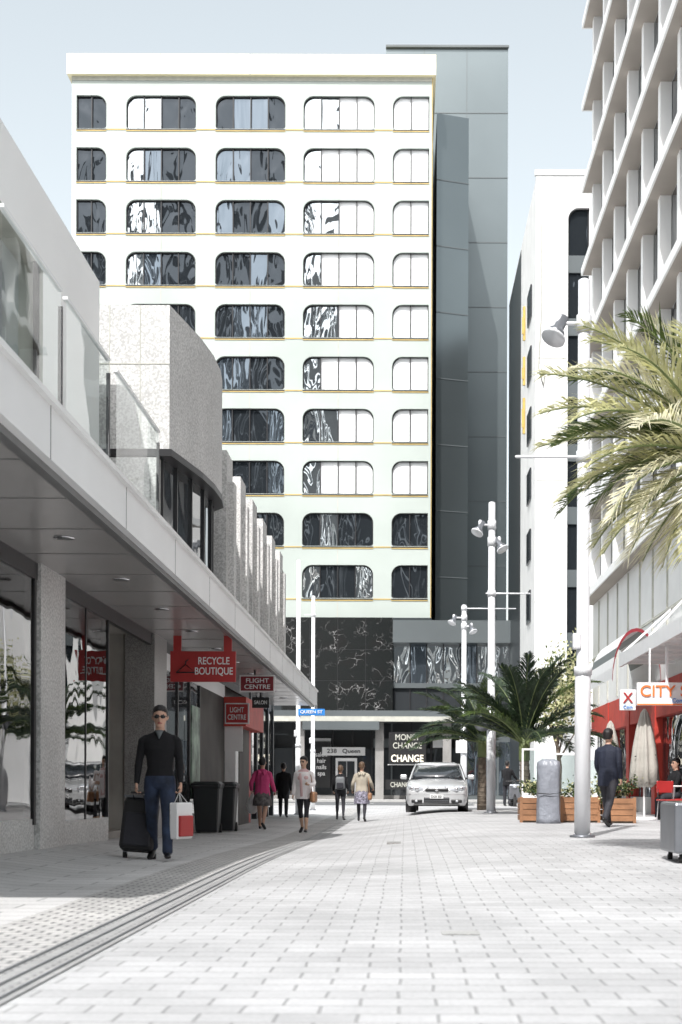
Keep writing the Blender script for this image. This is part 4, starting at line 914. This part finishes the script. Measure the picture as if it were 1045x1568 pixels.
g=MB(); g.rbox((.24,-.02,-.12),(.13,.34,.26),.05,'tan_leather'); g.tube([V(.22,-.12,.0),V(.21,-.10,.3),V(.15,-.03,.49),V(.21,.08,.3),V(.23,.1,.0)],[.010]*5,'tan_leather',n=6); g.tube([V(-.06,-.14,.43),V(-.03,-.15,.2),V(-.02,-.15,-.1)],[(.03,.008)]*3,'pale_pink',n=8); g.make('shoulder_bag',I['root'],I['xf'])
I=person('woman_with_backpack',-1.93,42.7,180,1.64,[(8,4,0,2),(-8,12,14,2)],[(0,12,45,.6),(0,12,45,.6)],'sweater_black','trouser_dark','shoe_black','skin','hair_brown',female=True,face=False,voxel=.01)
g=MB(); g.rbox((0,.20,.24),(.30,.17,.42),.06,'backpack'); g.rbox((0,.30,.16),(.22,.06,.20),.025,'trouser_dark')
for s in (-1,1): g.tube([V(s*.09,.14,.42),V(s*.10,.02,.50),V(s*.10,-.12,.38),V(s*.12,-.10,.12),V(s*.12,.1,.05)],[(.02,.007)]*5,'trouser_dark',n=6)
g.make('backpack',I['root'],I['xf'])
I=person('woman_in_beige_coat',-1.2,39.8,176,1.68,[(14,4,-4,2),(-12,18,20,2)],[(-6,22,45,.6),(6,24,50,.6)],'beige_cloth','trouser_dark','shoe_black','skin','hair_brown',female=True,jacket=('beige_cloth',.20),skirt=('pattern_skirt',.42),hood=True,face=False,voxel=.01)
g=MB(); g.rbox((-.25,.02,-.20),(.12,.28,.22),.05,'tan_leather'); g.tube([V(-.23,-.06,-.1),V(-.20,0,.3),V(-.15,.02,.48),V(-.21,.07,.3),V(-.23,.1,-.1)],[.009]*5,'tan_leather',n=6); g.make('handbag',I['root'],I['xf'])
I=person('man_in_navy_jacket',3.62,25.3,150,1.78,[(20,6,-6,1),(-18,20,26,1)],[(14,12,35,.7),(-16,12,20,.7)],'navy_cloth','trouser_dark','shoe_black','skin','hair_black',jacket=('navy_cloth',.20),face=False)
I=person('person_by_scooter',3.85,53.4,150,1.7,[(4,4,0,4),(-2,4,0,4)],[(30,12,30,.5),(30,12,30,.5)],'sweater_black','trouser_dark','shoe_black','skin','hair_black',jacket=('sweater_black',.15),face=False,voxel=.012)
I=person('seated_cafe_customer',5.9,30.95,-70,1.7,[(85,88,0,6),(82,84,0,6)],[(30,10,60,.6),(20,10,60,.6)],'sweater_black','trouser_dark','shoe_black','skin','hair_black',face=True,seated=True,voxel=.01)

# ------------------------------------------------------------ city blocks behind the camera (the hotel glass mirrors them)
for (x0,x1,y0,y1,h,mt) in ((-46,-37,-78,-60,104,'tower_back_a'),(-34,-24,-82,-62,84,'tower_back_a'),(-18,-11,-80,-66,80,'tower_back_b'),(-8,40,-100,-75,97,'tower_back_a'),(-70,-52,-80,-60,90,'tower_back_b')):
    e=root('office_block',((x0+x1)/2,(y0+y1)/2,0)); m=MB(); m.box(x0,x1,y0,y1,0,h,mt); m.make('walls',e)

# ------------------------------------------------------------ light, sky, camera
sd=Vector((-.17,-.62,.76)).normalized()
s=bpy.data.lights.new('sun','SUN'); s.energy=4.8; s.angle=rad(.6); s.color=(1,.98,.955)
so=bpy.data.objects.new('sun',s); so.rotation_euler=(-sd).to_track_quat('-Z','Y').to_euler(); scene.collection.objects.link(so)
W_=bpy.data.worlds.new('World'); scene.world=W_; W_.use_nodes=True; nt=W_.node_tree; nt.nodes.clear()
o=N(nt,'ShaderNodeOutputWorld'); bg=N(nt,'ShaderNodeBackground'); sk=N(nt,'ShaderNodeTexSky'); sk.sky_type='NISHITA'; sk.sun_disc=False
sk.sun_elevation=math.asin(sd.z); sk.sun_rotation=math.atan2(sd.x,sd.y); sk.air_density=1.3; sk.dust_density=3.0; sk.ozone_density=1
hs=N(nt,'ShaderNodeHueSaturation'); hs.inputs['Saturation'].default_value=.30; hs.inputs['Hue'].default_value=.47; hs.inputs['Value'].default_value=1.7
nt.links.new(sk.outputs[0],hs.inputs['Color']); nt.links.new(hs.outputs[0],bg.inputs[0]); bg.inputs[1].default_value=.15; nt.links.new(bg.outputs[0],o.inputs[0])
cam=bpy.data.cameras.new('Camera'); co_=bpy.data.objects.new('Camera',cam); scene.collection.objects.link(co_); scene.camera=co_
cam.sensor_fit='VERTICAL'; cam.sensor_height=36; cam.sensor_width=24; cam.lens=50; cam.shift_y=421/1568; cam.shift_x=-97.5/1568
cam.clip_end=3000; cam.clip_start=.1
cam.dof.use_dof=True; cam.dof.focus_distance=26; cam.dof.aperture_fstop=3.2
co_.location=(0,0,.86); co_.rotation_euler=(rad(90),rad(-.2),0)
scene.view_settings.view_transform='Standard'; scene.view_settings.look='None'; scene.view_settings.exposure=0
